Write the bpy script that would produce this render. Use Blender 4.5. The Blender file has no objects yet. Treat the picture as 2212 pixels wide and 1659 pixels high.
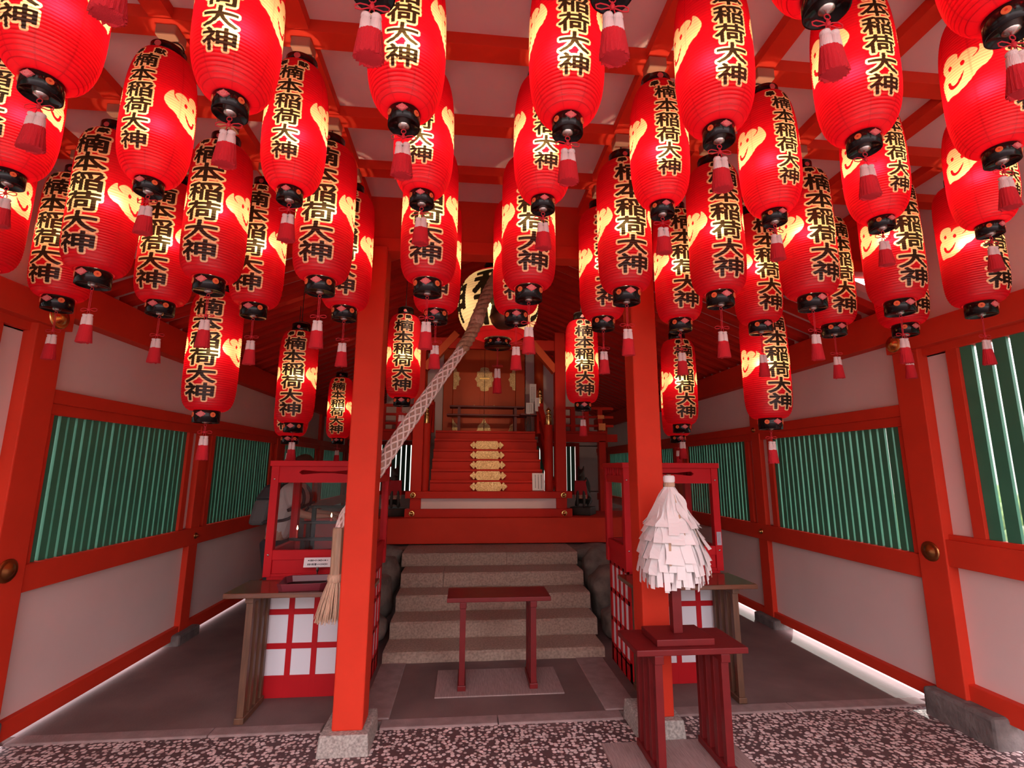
import bpy, bmesh, math, random
import numpy as np
from mathutils import Vector, Matrix
random.seed(7)
scn = bpy.context.scene
COL = scn.collection
PI = math.pi

# ------------------------------------------------------------------ camera
cam_d = bpy.data.cameras.new('camera')
cam = bpy.data.objects.new('camera', cam_d)
COL.objects.link(cam)
cam_d.sensor_fit = 'HORIZONTAL'
cam_d.sensor_width = 36.0
cam_d.lens = 36.0 * 1041.98 / 2212.0
cam_d.clip_start = 0.02
YAW, PITCH, ROLL = 0.092783, 0.172830, 0.004850
_f = Vector((math.sin(YAW), math.cos(YAW), 0)); _r = Vector((math.cos(YAW), -math.sin(YAW), 0)); _u = Vector((0, 0, 1))
_f2 = _f * math.cos(PITCH) + _u * math.sin(PITCH); _u2 = _u * math.cos(PITCH) - _f * math.sin(PITCH)
_r3 = _r * math.cos(ROLL) + _u2 * math.sin(ROLL); _u3 = _u2 * math.cos(ROLL) - _r * math.sin(ROLL)
cam.matrix_world = Matrix(((_r3.x, _u3.x, -_f2.x, 0), (_r3.y, _u3.y, -_f2.y, 0), (_r3.z, _u3.z, -_f2.z, 1.5), (0, 0, 0, 1)))
scn.camera = cam

# ------------------------------------------------------------------ world, sun, exposure
w = bpy.data.worlds.new('World'); scn.world = w; w.use_nodes = True
nt = w.node_tree; nt.nodes.clear()
wo = nt.nodes.new('ShaderNodeOutputWorld'); bg = nt.nodes.new('ShaderNodeBackground')
tc = nt.nodes.new('ShaderNodeTexCoord'); sx = nt.nodes.new('ShaderNodeSeparateXYZ'); cr = nt.nodes.new('ShaderNodeValToRGB')
nt.links.new(tc.outputs['Generated'], sx.inputs[0]); nt.links.new(sx.outputs['Z'], cr.inputs[0])
_e = cr.color_ramp.elements
_e[0].position = 0.0; _e[0].color = (0.20, 0.19, 0.17, 1)          # buildings and trees round the forecourt
_e[1].position = 0.45; _e[1].color = (1.0, 0.85, 0.93, 1)         # open sky
_m = _e.new(0.12); _m.color = (0.31, 0.29, 0.28, 1)
nt.links.new(cr.outputs[0], bg.inputs[0]); bg.inputs[1].default_value = 6.0
nt.links.new(bg.outputs[0], wo.inputs[0])
sd = bpy.data.lights.new('sun', 'SUN'); sun = bpy.data.objects.new('sun', sd); COL.objects.link(sun)
sd.energy = 2.4; sd.angle = 0.01; sd.color = (1, 0.95, 0.86)
sun.rotation_euler = Vector((-0.56, -0.76, -0.20)).to_track_quat('-Z', 'Y').to_euler()
scn.view_settings.view_transform = 'Standard'; scn.view_settings.look = 'None'
scn.view_settings.exposure = 0.30; scn.view_settings.gamma = 1.0; scn.view_settings.use_curve_mapping = False
try:
    scn.cycles.use_denoising = True
    scn.cycles.max_bounces = 7; scn.cycles.diffuse_bounces = 4; scn.cycles.glossy_bounces = 3
    scn.cycles.transmission_bounces = 4; scn.cycles.transparent_max_bounces = 8
    scn.cycles.sample_clamp_indirect = 6.0
    scn.cycles.caustics_reflective = False; scn.cycles.caustics_refractive = False
except Exception:
    pass
SHRINE_FILL = 55.0
BULB_NARROW, BULB_WIDE, BULB_BIG = 4.6, 4.0, 6.0

# ------------------------------------------------------------------ materials
def mat(name, col, rough=0.5, metal=0.0, noise=0.0, nscale=8.0, col2=None, bump=0.0, bscale=60.0, spec=0.5, stretch=(1, 1, 1), coat=0.0):
    m = bpy.data.materials.new(name); m.use_nodes = True; t = m.node_tree; b = t.nodes['Principled BSDF']
    b.inputs['Base Color'].default_value = (*col, 1); b.inputs['Roughness'].default_value = rough
    b.inputs['Metallic'].default_value = metal; b.inputs['Specular IOR Level'].default_value = spec
    if coat: b.inputs['Coat Weight'].default_value = coat; b.inputs['Coat Roughness'].default_value = 0.12
    if noise or bump:
        c = t.nodes.new('ShaderNodeTexCoord'); mp = t.nodes.new('ShaderNodeMapping'); mp.inputs['Scale'].default_value = stretch
        t.links.new(c.outputs['Object'], mp.inputs[0])
    if noise:
        n = t.nodes.new('ShaderNodeTexNoise'); n.inputs['Scale'].default_value = nscale; n.inputs['Detail'].default_value = 5
        r = t.nodes.new('ShaderNodeValToRGB'); c2 = col2 or tuple(x * (1 - noise) for x in col)
        r.color_ramp.elements[0].position = 0.34; r.color_ramp.elements[1].position = 0.66
        r.color_ramp.elements[0].color = (*c2, 1); r.color_ramp.elements[1].color = (*col, 1)
        t.links.new(mp.outputs[0], n.inputs[0]); t.links.new(n.outputs[0], r.inputs[0]); t.links.new(r.outputs[0], b.inputs['Base Color'])
    if bump:
        n2 = t.nodes.new('ShaderNodeTexNoise'); n2.inputs['Scale'].default_value = bscale; n2.inputs['Detail'].default_value = 4
        bp = t.nodes.new('ShaderNodeBump'); bp.inputs['Strength'].default_value = bump; bp.inputs['Distance'].default_value = 0.01
        t.links.new(mp.outputs[0], n2.inputs[0]); t.links.new(n2.outputs[0], bp.inputs['Height']); t.links.new(bp.outputs[0], b.inputs['Normal'])
    return m
M = {}
M['verm'] = mat('vermilion paint', (0.66, 0.044, 0.020), 0.6, noise=0.10, nscale=3, spec=0.12)
M['verm2'] = mat('vermilion paint shrine', (0.56, 0.026, 0.014), 0.55, noise=0.12, nscale=3, spec=0.12)
M['orange'] = mat('orange lacquer door', (0.64, 0.085, 0.018), 0.45, noise=0.08, nscale=3, spec=0.2)
M['crim'] = mat('crimson lacquer', (0.52, 0.012, 0.018), 0.5, noise=0.08, nscale=4, spec=0.15)
M['maroon'] = mat('maroon table paint', (0.160, 0.012, 0.013), 0.42, noise=0.15, nscale=12, spec=0.25)
M['brown'] = mat('brown lacquered wood', (0.16, 0.062, 0.030), 0.25, noise=0.45, nscale=6, stretch=(1, 8, 8), coat=0.4)
M['brownleg'] = mat('brown wood leg', (0.15, 0.070, 0.038), 0.45, noise=0.4, nscale=6, stretch=(8, 8, 1))
M['plaster'] = mat('lantern-tinted plaster', (0.78, 0.61, 0.57), 0.9, noise=0.06, nscale=2, bump=0.05, bscale=300)  # red bounce from the lanterns is mixed into the plaster's white
M['ceil'] = mat('ceiling board', (0.68, 0.52, 0.49), 0.9, noise=0.05, nscale=2)  # pink of the lantern light is put into the board colour
M['shoji'] = mat('shoji paper', (0.78, 0.76, 0.80), 0.8)
M['green'] = mat('green painted slat', (0.038, 0.205, 0.120), 0.5, noise=0.15, nscale=6)
M['conc'] = mat('concrete floor', (0.185, 0.120, 0.108), 0.75, noise=0.35, nscale=2.2, bump=0.15, bscale=90)
M['curb'] = mat('stone curb', (0.30, 0.21, 0.195), 0.85, noise=0.25, nscale=14, bump=0.3, bscale=120)
M['granite'] = mat('granite', (0.46, 0.42, 0.37), 0.85, noise=0.5, nscale=70, bump=0.5, bscale=110)
M['step'] = mat('step granite', (0.42, 0.29, 0.22), 0.85, noise=0.38, nscale=60, bump=0.5, bscale=90)
M['rock'] = mat('rock', (0.20, 0.16, 0.13), 0.9, noise=0.5, nscale=9, bump=0.8, bscale=22)
M['darkstone'] = mat('dark footing stone', (0.17, 0.145, 0.135), 0.85, noise=0.4, nscale=12, bump=0.6, bscale=40)
M['mat'] = mat('woven mat', (0.34, 0.235, 0.215), 0.9, noise=0.3, nscale=14, stretch=(14, 1, 1), bump=0.3, bscale=40)
M['black'] = mat('black lacquer', (0.006, 0.004, 0.004), 0.16, spec=0.32)
M['blackm'] = mat('black metal', (0.012, 0.010, 0.010), 0.4)
M['steel'] = mat('steel', (0.55, 0.5, 0.45), 0.25, metal=1)
M['brass'] = mat('brass', (0.75, 0.50, 0.17), 0.25, metal=1)
M['copper'] = mat('aged copper', (0.42, 0.20, 0.07), 0.32, metal=1)
M['bell'] = mat('bronze bell', (0.12, 0.055, 0.03), 0.4, metal=0.7)
M['bronze'] = mat('dark bronze statue', (0.045, 0.034, 0.026), 0.5, metal=0.3, noise=0.3, nscale=14)
M['pink'] = mat('pink badge', (0.62, 0.12, 0.13), 0.35)
M['pinkl'] = mat('pale badge relief', (0.80, 0.33, 0.30), 0.35)
M['disc'] = mat('orange badge', (0.75, 0.16, 0.05), 0.35)
M['discin'] = mat('red badge heart', (0.55, 0.03, 0.02), 0.4)
M['cord'] = mat('red cord', (0.52, 0.012, 0.024), 0.75)
M['fringe'] = mat('red tassel yarn', (0.66, 0.010, 0.022), 0.8, bump=0.6, bscale=40, stretch=(18, 18, 1))
M['thread'] = mat('white tassel yarn', (0.78, 0.62, 0.60), 0.8, bump=0.5, bscale=40, stretch=(18, 18, 1))
M['hemp'] = mat('hemp', (0.60, 0.40, 0.27), 0.9, noise=0.3, nscale=20, stretch=(6, 6, 1))
M['hempdark'] = mat('brown hemp rope', (0.46, 0.27, 0.16), 0.9, noise=0.4, nscale=40)
M['net'] = mat('white rope net', (0.78, 0.62, 0.56), 0.85)
M['netcore'] = mat('rope core', (0.42, 0.26, 0.20), 0.9)
M['wood'] = mat('plain wood', (0.42, 0.27, 0.17), 0.55, noise=0.3, nscale=8, stretch=(8, 8, 1))
M['block'] = mat('pale wood block', (0.36, 0.20, 0.13), 0.7)
M['paper'] = mat('white paper', (0.80, 0.76, 0.75), 0.8)
M['ink'] = mat('ink', (0.03, 0.025, 0.03), 0.7)
M['shelf'] = mat('black shelf', (0.012, 0.008, 0.007), 0.5, spec=0.2)
M['candle'] = mat('red candle wax', (0.62, 0.05, 0.03), 0.5)
M['skin'] = mat('skin', (0.50, 0.28, 0.19), 0.5)
M['hair'] = mat('dark hair', (0.06, 0.03, 0.02), 0.55)
M['tee'] = mat('white shirt', (0.66, 0.60, 0.58), 0.8)
M['band'] = mat('dark sleeve hem', (0.05, 0.045, 0.05), 0.8)
M['pants'] = mat('dark trousers', (0.035, 0.032, 0.04), 0.8)
M['bag'] = mat('grey backpack cloth', (0.11, 0.11, 0.11), 0.8)
M['bagd'] = mat('black backpack cloth', (0.03, 0.03, 0.035), 0.6)
M['bib'] = mat('red bib cloth', (0.42, 0.015, 0.02), 0.8)
M['plum'] = mat('clear purple tray', (0.16, 0.02, 0.03), 0.3, spec=0.4)
M['coin'] = mat('silver coin', (0.6, 0.57, 0.52), 0.3, metal=1)
M['gout'] = mat('outside gravel', (0.55, 0.54, 0.50), 0.9, noise=0.2, nscale=5)
M['leaf'] = mat('hedge leaves', (0.10, 0.20, 0.05), 0.7, noise=0.6, nscale=7)
M['rooft'] = mat('roof outside', (0.12, 0.12, 0.12), 0.8)
M['sticker'] = mat('pale sticker', (0.45, 0.42, 0.48), 0.6)
M['cloth'] = mat('pale brocade', (0.55, 0.30, 0.20), 0.8, noise=0.5, nscale=40)
M['leg'] = M['maroon']

def gold_mat():
    m = bpy.data.materials.new('engraved gold plate'); m.use_nodes = True; t = m.node_tree; b = t.nodes['Principled BSDF']
    c = t.nodes.new('ShaderNodeTexCoord'); v = t.nodes.new('ShaderNodeTexNoise'); v.inputs['Scale'].default_value = 34; v.inputs['Distortion'].default_value = 2.2
    r = t.nodes.new('ShaderNodeValToRGB'); e = r.color_ramp.elements
    e[0].position = 0.44; e[0].color = (0.95, 0.68, 0.32, 1); e[1].position = 0.52; e[1].color = (0.46, 0.22, 0.06, 1)
    x = r.color_ramp.elements.new(0.60); x.color = (0.92, 0.66, 0.30, 1)
    bp = t.nodes.new('ShaderNodeBump'); bp.inputs['Strength'].default_value = 0.5; bp.inputs['Distance'].default_value = 0.004
    t.links.new(c.outputs['Object'], v.inputs[0]); t.links.new(v.outputs[0], r.inputs[0]); t.links.new(r.outputs[0], b.inputs['Base Color'])
    t.links.new(r.outputs[0], bp.inputs['Height']); t.links.new(bp.outputs[0], b.inputs['Normal'])
    b.inputs['Metallic'].default_value = 0.35; b.inputs['Roughness'].default_value = 0.45
    return m
M['gold'] = gold_mat()

def pebble_mat():
    m = bpy.data.materials.new('pebble paving'); m.use_nodes = True; t = m.node_tree; b = t.nodes['Principled BSDF']
    c = t.nodes.new('ShaderNodeTexCoord'); mp = t.nodes.new('ShaderNodeMapping'); t.links.new(c.outputs['Object'], mp.inputs[0])
    nz = t.nodes.new('ShaderNodeTexNoise'); nz.inputs['Scale'].default_value = 6
    v = t.nodes.new('ShaderNodeTexVoronoi'); v.inputs['Scale'].default_value = 41; v.inputs['Randomness'].default_value = 0.72
    v2 = t.nodes.new('ShaderNodeTexVoronoi'); v2.feature = 'DISTANCE_TO_EDGE'; v2.inputs['Scale'].default_value = 41; v2.inputs['Randomness'].default_value = 0.9
    t.links.new(mp.outputs[0], v.inputs[0]); t.links.new(mp.outputs[0], v2.inputs[0]); t.links.new(mp.outputs[0], nz.inputs[0])
    r = t.nodes.new('ShaderNodeValToRGB'); r.color_ramp.elements[0].position = 0.44; r.color_ramp.elements[1].position = 0.55
    r.color_ramp.elements[0].color = (1, 1, 1, 1); r.color_ramp.elements[1].color = (0, 0, 0, 1)
    t.links.new(v.outputs['Distance'], r.inputs[0])
    hs = t.nodes.new('ShaderNodeValToRGB'); hs.color_ramp.elements[0].color = (0.50, 0.38, 0.35, 1); hs.color_ramp.elements[1].color = (0.85, 0.70, 0.66, 1)
    sp = t.nodes.new('ShaderNodeSeparateColor'); t.links.new(v.outputs['Color'], sp.inputs[0]); t.links.new(sp.outputs[0], hs.inputs[0])
    mx = t.nodes.new('ShaderNodeMix'); mx.data_type = 'RGBA'; mx.inputs[6].default_value = (0.095, 0.055, 0.055, 1)
    t.links.new(r.outputs[0], mx.inputs[0]); t.links.new(hs.outputs[0], mx.inputs[7])
    # worn patches where the mortar covers the stones
    r2 = t.nodes.new('ShaderNodeValToRGB'); r2.color_ramp.elements[0].position = 0.60; r2.color_ramp.elements[1].position = 0.72
    n3 = t.nodes.new('ShaderNodeTexNoise'); n3.inputs['Scale'].default_value = 1.8; n3.inputs['Detail'].default_value = 3
    t.links.new(mp.outputs[0], n3.inputs[0]); t.links.new(n3.outputs[0], r2.inputs[0])
    ml = t.nodes.new('ShaderNodeMath'); ml.operation = 'MULTIPLY'; ml.inputs[1].default_value = 0.55; t.links.new(r2.outputs[0], ml.inputs[0])
    m2 = t.nodes.new('ShaderNodeMix'); m2.data_type = 'RGBA'; m2.inputs[7].default_value = (0.20, 0.13, 0.12, 1)
    t.links.new(ml.outputs[0], m2.inputs[0]); t.links.new(mx.outputs[2], m2.inputs[6]); t.links.new(m2.outputs[2], b.inputs['Base Color'])
    bp = t.nodes.new('ShaderNodeBump'); bp.inputs['Strength'].default_value = 0.9; bp.inputs['Distance'].default_value = 0.006
    t.links.new(r.outputs[0], bp.inputs['Height']); t.links.new(bp.outputs[0], b.inputs['Normal']); b.inputs['Roughness'].default_value = 0.6
    return m
M['pebble'] = pebble_mat()

def glass_mat():
    m = bpy.data.materials.new('thin pane'); m.use_nodes = True; t = m.node_tree; t.nodes.clear()
    o = t.nodes.new('ShaderNodeOutputMaterial'); mx = t.nodes.new('ShaderNodeMixShader'); a = t.nodes.new('ShaderNodeBsdfTransparent'); g = t.nodes.new('ShaderNodeBsdfGlossy')
    a.inputs[0].default_value = (0.93, 0.94, 0.94, 1); g.inputs['Roughness'].default_value = 0.02
    fr = t.nodes.new('ShaderNodeFresnel'); fr.inputs[0].default_value = 1.5
    ge = t.nodes.new('ShaderNodeNewGeometry'); bf = t.nodes.new('ShaderNodeMath'); bf.operation = 'SUBTRACT'; bf.inputs[0].default_value = 0.35; bf.use_clamp = True; t.links.new(ge.outputs['Backfacing'], bf.inputs[1])
    mu = t.nodes.new('ShaderNodeMath'); mu.operation = 'MULTIPLY'; t.links.new(fr.outputs[0], mu.inputs[0]); t.links.new(bf.outputs[0], mu.inputs[1]); t.links.new(mu.outputs[0], mx.inputs[0]); t.links.new(a.outputs[0], mx.inputs[1]); t.links.new(g.outputs[0], mx.inputs[2]); t.links.new(mx.outputs[0], o.inputs[0])
    return m
M['glass'] = glass_mat()
def emit_mat(name, col, s):
    m = bpy.data.materials.new(name); m.use_nodes = True; t = m.node_tree; t.nodes.clear()
    o = t.nodes.new('ShaderNodeOutputMaterial'); e = t.nodes.new('ShaderNodeEmission'); e.inputs[0].default_value = (*col, 1); e.inputs[1].default_value = s
    t.links.new(e.outputs[0], o.inputs[0]); return m
M['flame'] = emit_mat('candle flame', (1.0, 0.75, 0.35), 14)

def lantern_mat(name, tb, tcr, pitch, paper=(0.60, 0.005, 0.018), seams=8, cream=(0.92, 0.66, 0.40), seam_d=0.5, rib_d=0.42, redband=None):
    """paper shell that passes the bulb's light; ink and emblem come from distance attributes, hoops and strings from the object's own shape"""
    m = bpy.data.materials.new(name); m.use_nodes = True; t = m.node_tree; t.nodes.clear(); L = t.links.new
    def N(k, **kw):
        n = t.nodes.new(k)
        for a, b in kw.items(): setattr(n, a, b)
        return n
    def mth(op, a, b=None, c=None):
        n = N('ShaderNodeMath', operation=op)
        for i, x in enumerate((a, b, c)):
            if x is None: continue
            if isinstance(x, (int, float)): n.inputs[i].default_value = x
            else: L(x, n.inputs[i])
        return n.outputs[0]
    def step(sock, th, wd):
        n = N('ShaderNodeMapRange'); L(sock, n.inputs[0]); n.inputs[1].default_value = th - wd; n.inputs[2].default_value = th + wd
        n.inputs[3].default_value = 1; n.inputs[4].default_value = 0; return n.outputs[0]
    def mix(f, a, b):
        n = N('ShaderNodeMix', data_type='RGBA'); L(f, n.inputs[0])
        for i, x in ((6, a), (7, b)):
            if isinstance(x, tuple): n.inputs[i].default_value = (*x, 1)
            else: L(x, n.inputs[i])
        return n.outputs[2]
    ia = N('ShaderNodeAttribute', attribute_name='ink').outputs['Fac']; ma = N('ShaderNodeAttribute', attribute_name='mark').outputs['Fac']
    blk = step(ia, tb, 0.0007)
    crm = mth('MAXIMUM', step(ia, tcr, 0.0007), step(ma, 0.0, 0.0007))
    co = N('ShaderNodeTexCoord').outputs['Object']; sp = N('ShaderNodeSeparateXYZ'); L(co, sp.inputs[0])
    fr = mth('FRACT', mth('DIVIDE', sp.outputs[2], pitch)); tri = mth('ABSOLUTE', mth('SUBTRACT', fr, 0.5))     # 0.5 at a hoop
    hoop = mth('MULTIPLY', mth('SUBTRACT', 1.0, step(tri, 0.43, 0.05)), rib_d)
    ang = mth('ARCTAN2', sp.outputs[0], mth('MULTIPLY', sp.outputs[1], -1.0))
    fa = mth('FRACT', mth('ADD', mth('MULTIPLY', ang, seams / (2 * PI)), 2.0)); ta = mth('ABSOLUTE', mth('SUBTRACT', fa, 0.5))   # 0 between text and seam
    seam = mth('MULTIPLY', step(ta, 0.030, 0.010), seam_d)
    dark = mth('SUBTRACT', 1.0, mth('MAXIMUM', hoop, seam))
    wv = N('ShaderNodeTexNoise'); wv.inputs['Scale'].default_value = 90; L(co, wv.inputs[0])
    base = paper
    if redband:
        base = mix(mth('GREATER_THAN', mth('ABSOLUTE', mth('SUBTRACT', sp.outputs[2], redband[0])), redband[1]), paper, (0.45, 0.01, 0.015))
    c1 = mix(crm, base, cream); dif = mix(blk, c1, (0.006, 0.005, 0.005))
    paperT = base if redband else (0.40, 0.0020, 0.0075)
    t1 = mix(crm, paperT, (0.66, 0.49, 0.235)); tr = mix(blk, t1, (0.012, 0.009, 0.004))
    dk = N('ShaderNodeMix', data_type='RGBA', blend_type='MULTIPLY'); dk.inputs[0].default_value = 1; L(tr, dk.inputs[6]); cc = N('ShaderNodeCombineColor')
    for i in range(3): L(dark, cc.inputs[i])
    L(cc.outputs[0], dk.inputs[7])
    d = N('ShaderNodeBsdfDiffuse'); L(dif, d.inputs[0]) if not isinstance(dif, tuple) else None
    tl = N('ShaderNodeBsdfTranslucent'); L(dk.outputs[2], tl.inputs[0])
    bp = N('ShaderNodeBump'); bp.inputs['Strength'].default_value = 0.25; bp.inputs['Distance'].default_value = 0.003; L(wv.outputs[0], bp.inputs['Height'])
    g = N('ShaderNodeBsdfGlossy'); g.inputs['Roughness'].default_value = 0.38; g.inputs[0].default_value = (1, 0.8, 0.75, 1); L(bp.outputs[0], g.inputs['Normal'])
    rf = N('ShaderNodeBsdfRefraction'); rf.inputs['IOR'].default_value = 1.40; rf.inputs['Roughness'].default_value = 0.80; L(dk.outputs[2], rf.inputs[0])   # paper passes light mostly straight on
    tt = N('ShaderNodeMixShader'); tt.inputs[0].default_value = 0.42; L(tl.outputs[0], tt.inputs[1]); L(rf.outputs[0], tt.inputs[2])
    a = N('ShaderNodeMixShader'); a.inputs[0].default_value = 0.5; L(d.outputs[0], a.inputs[1]); L(tt.outputs[0], a.inputs[2])
    b = N('ShaderNodeMixShader'); b.inputs[0].default_value = 0.035; L(a.outputs[0], b.inputs[1]); L(g.outputs[0], b.inputs[2])
    o = N('ShaderNodeOutputMaterial'); L(b.outputs[0], o.inputs[0])
    return m

# ------------------------------------------------------------------ mesh helpers
class MB:
    def __init__(s): s.v = []; s.f = []; s.smooth = set()
    def add(s, vs, fs, smooth=False):
        o = len(s.v); s.v += [tuple(p) for p in vs]
        for f in fs:
            if smooth: s.smooth.add(len(s.f))
            s.f.append(tuple(i + o for i in f))
        return s
    def box(s, x0, x1, y0, y1, z0, z1, top=None):
        a, b, c, d = top or (x0, x1, y0, y1)
        return s.add([(x0, y0, z0), (x1, y0, z0), (x1, y1, z0), (x0, y1, z0), (a, c, z1), (b, c, z1), (b, d, z1), (a, d, z1)],
                     [(3, 2, 1, 0), (4, 5, 6, 7), (0, 1, 5, 4), (1, 2, 6, 5), (2, 3, 7, 6), (3, 0, 4, 7)])
    def bar(s, p, q, w, h, up=(0, 0, 1)):
        p = Vector(p); q = Vector(q); d = (q - p).normalized(); x = d.cross(Vector(up))
        x = Vector((1, 0, 0)) if x.length < 1e-5 else x.normalized(); y = x.cross(d)
        vs = [c + x * (a * w / 2) + y * (b * h / 2) for c in (p, q) for a, b in ((-1, -1), (1, -1), (1, 1), (-1, 1))]
        return s.add(vs, [(0, 1, 2, 3), (7, 6, 5, 4), (0, 4, 5, 1), (1, 5, 6, 2), (2, 6, 7, 3), (3, 7, 4, 0)])
    def lathe(s, prof, n=24, c=(0, 0, 0), caps=True, smooth=True, sx=1.0, sy=1.0):
        vs = []; fs = []
        for r, z in prof:
            for k in range(n):
                a = 2 * PI * k / n; vs.append((c[0] + r * sx * math.cos(a), c[1] + r * sy * math.sin(a), c[2] + z))
        for i in range(len(prof) - 1):
            for k in range(n):
                k2 = (k + 1) % n; fs.append((i * n + k, i * n + k2, (i + 1) * n + k2, (i + 1) * n + k))
        s.add(vs, fs, smooth)
        if caps:
            s.add([vs[k] for k in range(n)], [tuple(range(n - 1, -1, -1))]); m = (len(prof) - 1) * n
            s.add([vs[m + k] for k in range(n)], [tuple(range(n))])
        return s
    def tube(s, pts, r, n=8, closed=False, radii=None, smooth=True):
        P = [Vector(p) for p in pts]; m = len(P); vs = []; fs = []; prev = None
        for i in range(m):
            a = P[(i - 1) % m] if (closed or i > 0) else P[i]; b = P[(i + 1) % m] if (closed or i < m - 1) else P[i]
            d = (b - a).normalized()
            if prev is None:
                x = d.cross(Vector((0, 0, 1))); x = d.cross(Vector((1, 0, 0))) if x.length < 1e-4 else x
            else: x = prev - d * prev.dot(d)
            x.normalize(); prev = x; y = d.cross(x); rr = radii[i] if radii else r
            for k in range(n):
                t = 2 * PI * k / n; vs.append(P[i] + x * (rr * math.cos(t)) + y * (rr * math.sin(t)))
        for i in range(m if closed else m - 1):
            j = (i + 1) % m
            for k in range(n):
                k2 = (k + 1) % n; fs.append((i * n + k, i * n + k2, j * n + k2, j * n + k))
        s.add(vs, fs, smooth)
        if not closed:
            s.add(vs[:n], [tuple(range(n - 1, -1, -1))]); s.add(vs[-n:], [tuple(range(n))])
        return s
    def prism(s, poly, T, h):
        """poly in the plane of matrix T (x, y), pushed h along its z"""
        n = len(poly); vs = [T @ Vector((x, y, 0)) for x, y in poly] + [T @ Vector((x, y, h)) for x, y in poly]
        return s.add(vs, [tuple(range(n - 1, -1, -1)), tuple(range(n, 2 * n))] + [(i, (i + 1) % n, n + (i + 1) % n, n + i) for i in range(n)])
    def sphere(s, c, rx, ry, rz, n=16, m=10):
        return s.lathe([(max(1e-4, math.sin(PI * i / m)), -math.cos(PI * i / m) * rz) for i in range(m + 1)], n, c, False, True, rx, ry)
    def build(s, name, m, parent=None, bevel=0.0, seg=2, kind=None):
        me = bpy.data.meshes.new(name); me.from_pydata(s.v, [], s.f); me.materials.append(m)
        for i in s.smooth: me.polygons[i].use_smooth = True
        o = bpy.data.objects.new(name, me); COL.objects.link(o)
        if parent: o.parent = parent
        if bevel:
            b = o.modifiers.new('bevel', 'BEVEL'); b.width = bevel; b.segments = seg; b.limit_method = 'ANGLE'; b.angle_limit = 0.9
        if kind: o['kind'] = kind
        return o
def B(*a, **k): return MB().box(*a, **k)
def empty(name, loc=(0, 0, 0), rz=0.0):
    o = bpy.data.objects.new(name, None); o.empty_display_size = 0.1; COL.objects.link(o); o.location = loc; o.rotation_euler = (0, 0, rz); return o
def tag(o, label, cat, group=None, kind=None):
    o['label'] = label; o['category'] = cat
    if group: o['group'] = group
    if kind: o['kind'] = kind
    return o
KIDS = {}
def sub(parent, o):
    o.parent = parent; return o
def children(o): return [c for c in bpy.data.objects if c.parent == o]
def copy_tree(o, parent=None, tree=None):
    c = o.copy(); COL.objects.link(c); c.parent = parent
    for ch in (tree or TREE)[o.name]: copy_tree(ch, c)
    return c
TREE = {}
def snapshot():
    TREE.clear()
    for o in bpy.data.objects: TREE.setdefault(o.name, [])
    for o in bpy.data.objects:
        if o.parent: TREE[o.parent.name].append(o)
TN = [0]
def trim(mb, m, bevel=0.0, parent=None):
    TN[0] += 1; return mb.build('trim_%d' % TN[0], m, parent, bevel, kind='structure')

# ------------------------------------------------------------------ glyph distance fields
def glyph_segments(ch):
    cu = bpy.data.curves.new('g', 'FONT'); cu.body = ch; cu.size = 1.0; cu.resolution_u = 4
    ob = bpy.data.objects.new('g', cu); COL.objects.link(ob); bpy.context.view_layer.update()
    me = ob.evaluated_get(bpy.context.evaluated_depsgraph_get()).to_mesh()
    cnt = {}
    for p in me.polygons:
        for e in p.edge_keys: cnt[e] = cnt.get(e, 0) + 1
    co = [v.co for v in me.vertices]
    sg = np.array([[co[a].x, co[a].y, co[b].x, co[b].y] for (a, b), n in cnt.items() if n == 1])
    bpy.data.objects.remove(ob); bpy.data.curves.remove(cu)
    return sg
GLY = {}
def glyph(ch):
    if ch not in GLY:
        s = glyph_segments(ch); x0 = min(s[:, 0].min(), s[:, 2].min()); x1 = max(s[:, 0].max(), s[:, 2].max())
        y0 = min(s[:, 1].min(), s[:, 3].min()); y1 = max(s[:, 1].max(), s[:, 3].max())
        s = s.copy(); s[:, [0, 2]] = (s[:, [0, 2]] - x0) / (x1 - x0) - 0.5; s[:, [1, 3]] = (s[:, [1, 3]] - y0) / (y1 - y0) - 0.5
        GLY[ch] = s
    return GLY[ch]
def sdf(px, py, sg):
    ax, ay, bx, by = (sg[:, i][None, :] for i in range(4)); X = px[:, None]; Y = py[:, None]
    dx, dy = bx - ax, by - ay; L2 = dx * dx + dy * dy + 1e-12
    t = np.clip(((X - ax) * dx + (Y - ay) * dy) / L2, 0, 1); d = np.sqrt(((X - ax - t * dx) ** 2 + (Y - ay - t * dy) ** 2).min(1))
    cr = ((ay > Y) != (by > Y)) & (X < (bx - ax) * (Y - ay) / np.where(np.abs(dy) < 1e-12, 1e-12, dy) + ax)
    return np.where(cr.sum(1) % 2 == 1, -d, d)
def stamp(field, S, Z, sg, cx, cz, w, h, margin):
    k = (np.abs(S - cx) < w / 2 + margin) & (np.abs(Z - cz) < h / 2 + margin)
    g = sg * np.array([w, h, w, h]) + np.array([cx, cz, cx, cz]); idx = np.where(k)[0]
    for a in range(0, len(idx), 4000):
        i = idx[a:a + 4000]; field[i] = np.minimum(field[i], sdf(S[i], Z[i], g))
def loop_segs(pts):
    p = np.array(pts); q = np.roll(p, -1, 0); return np.concatenate([p, q], 1)
def smooth_loop(pts, n=6):
    out = []; m = len(pts)
    for i in range(m):
        p0, p1, p2, p3 = (np.array(pts[(i + k - 1) % m], float) for k in range(4))
        for j in range(n):
            t = j / n; out.append(tuple(0.5 * ((2 * p1) + (p2 - p0) * t + (2 * p0 - 5 * p1 + 4 * p2 - p3) * t * t + (3 * p1 - p0 - 3 * p2 + p3) * t ** 3)))
    return out
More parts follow.
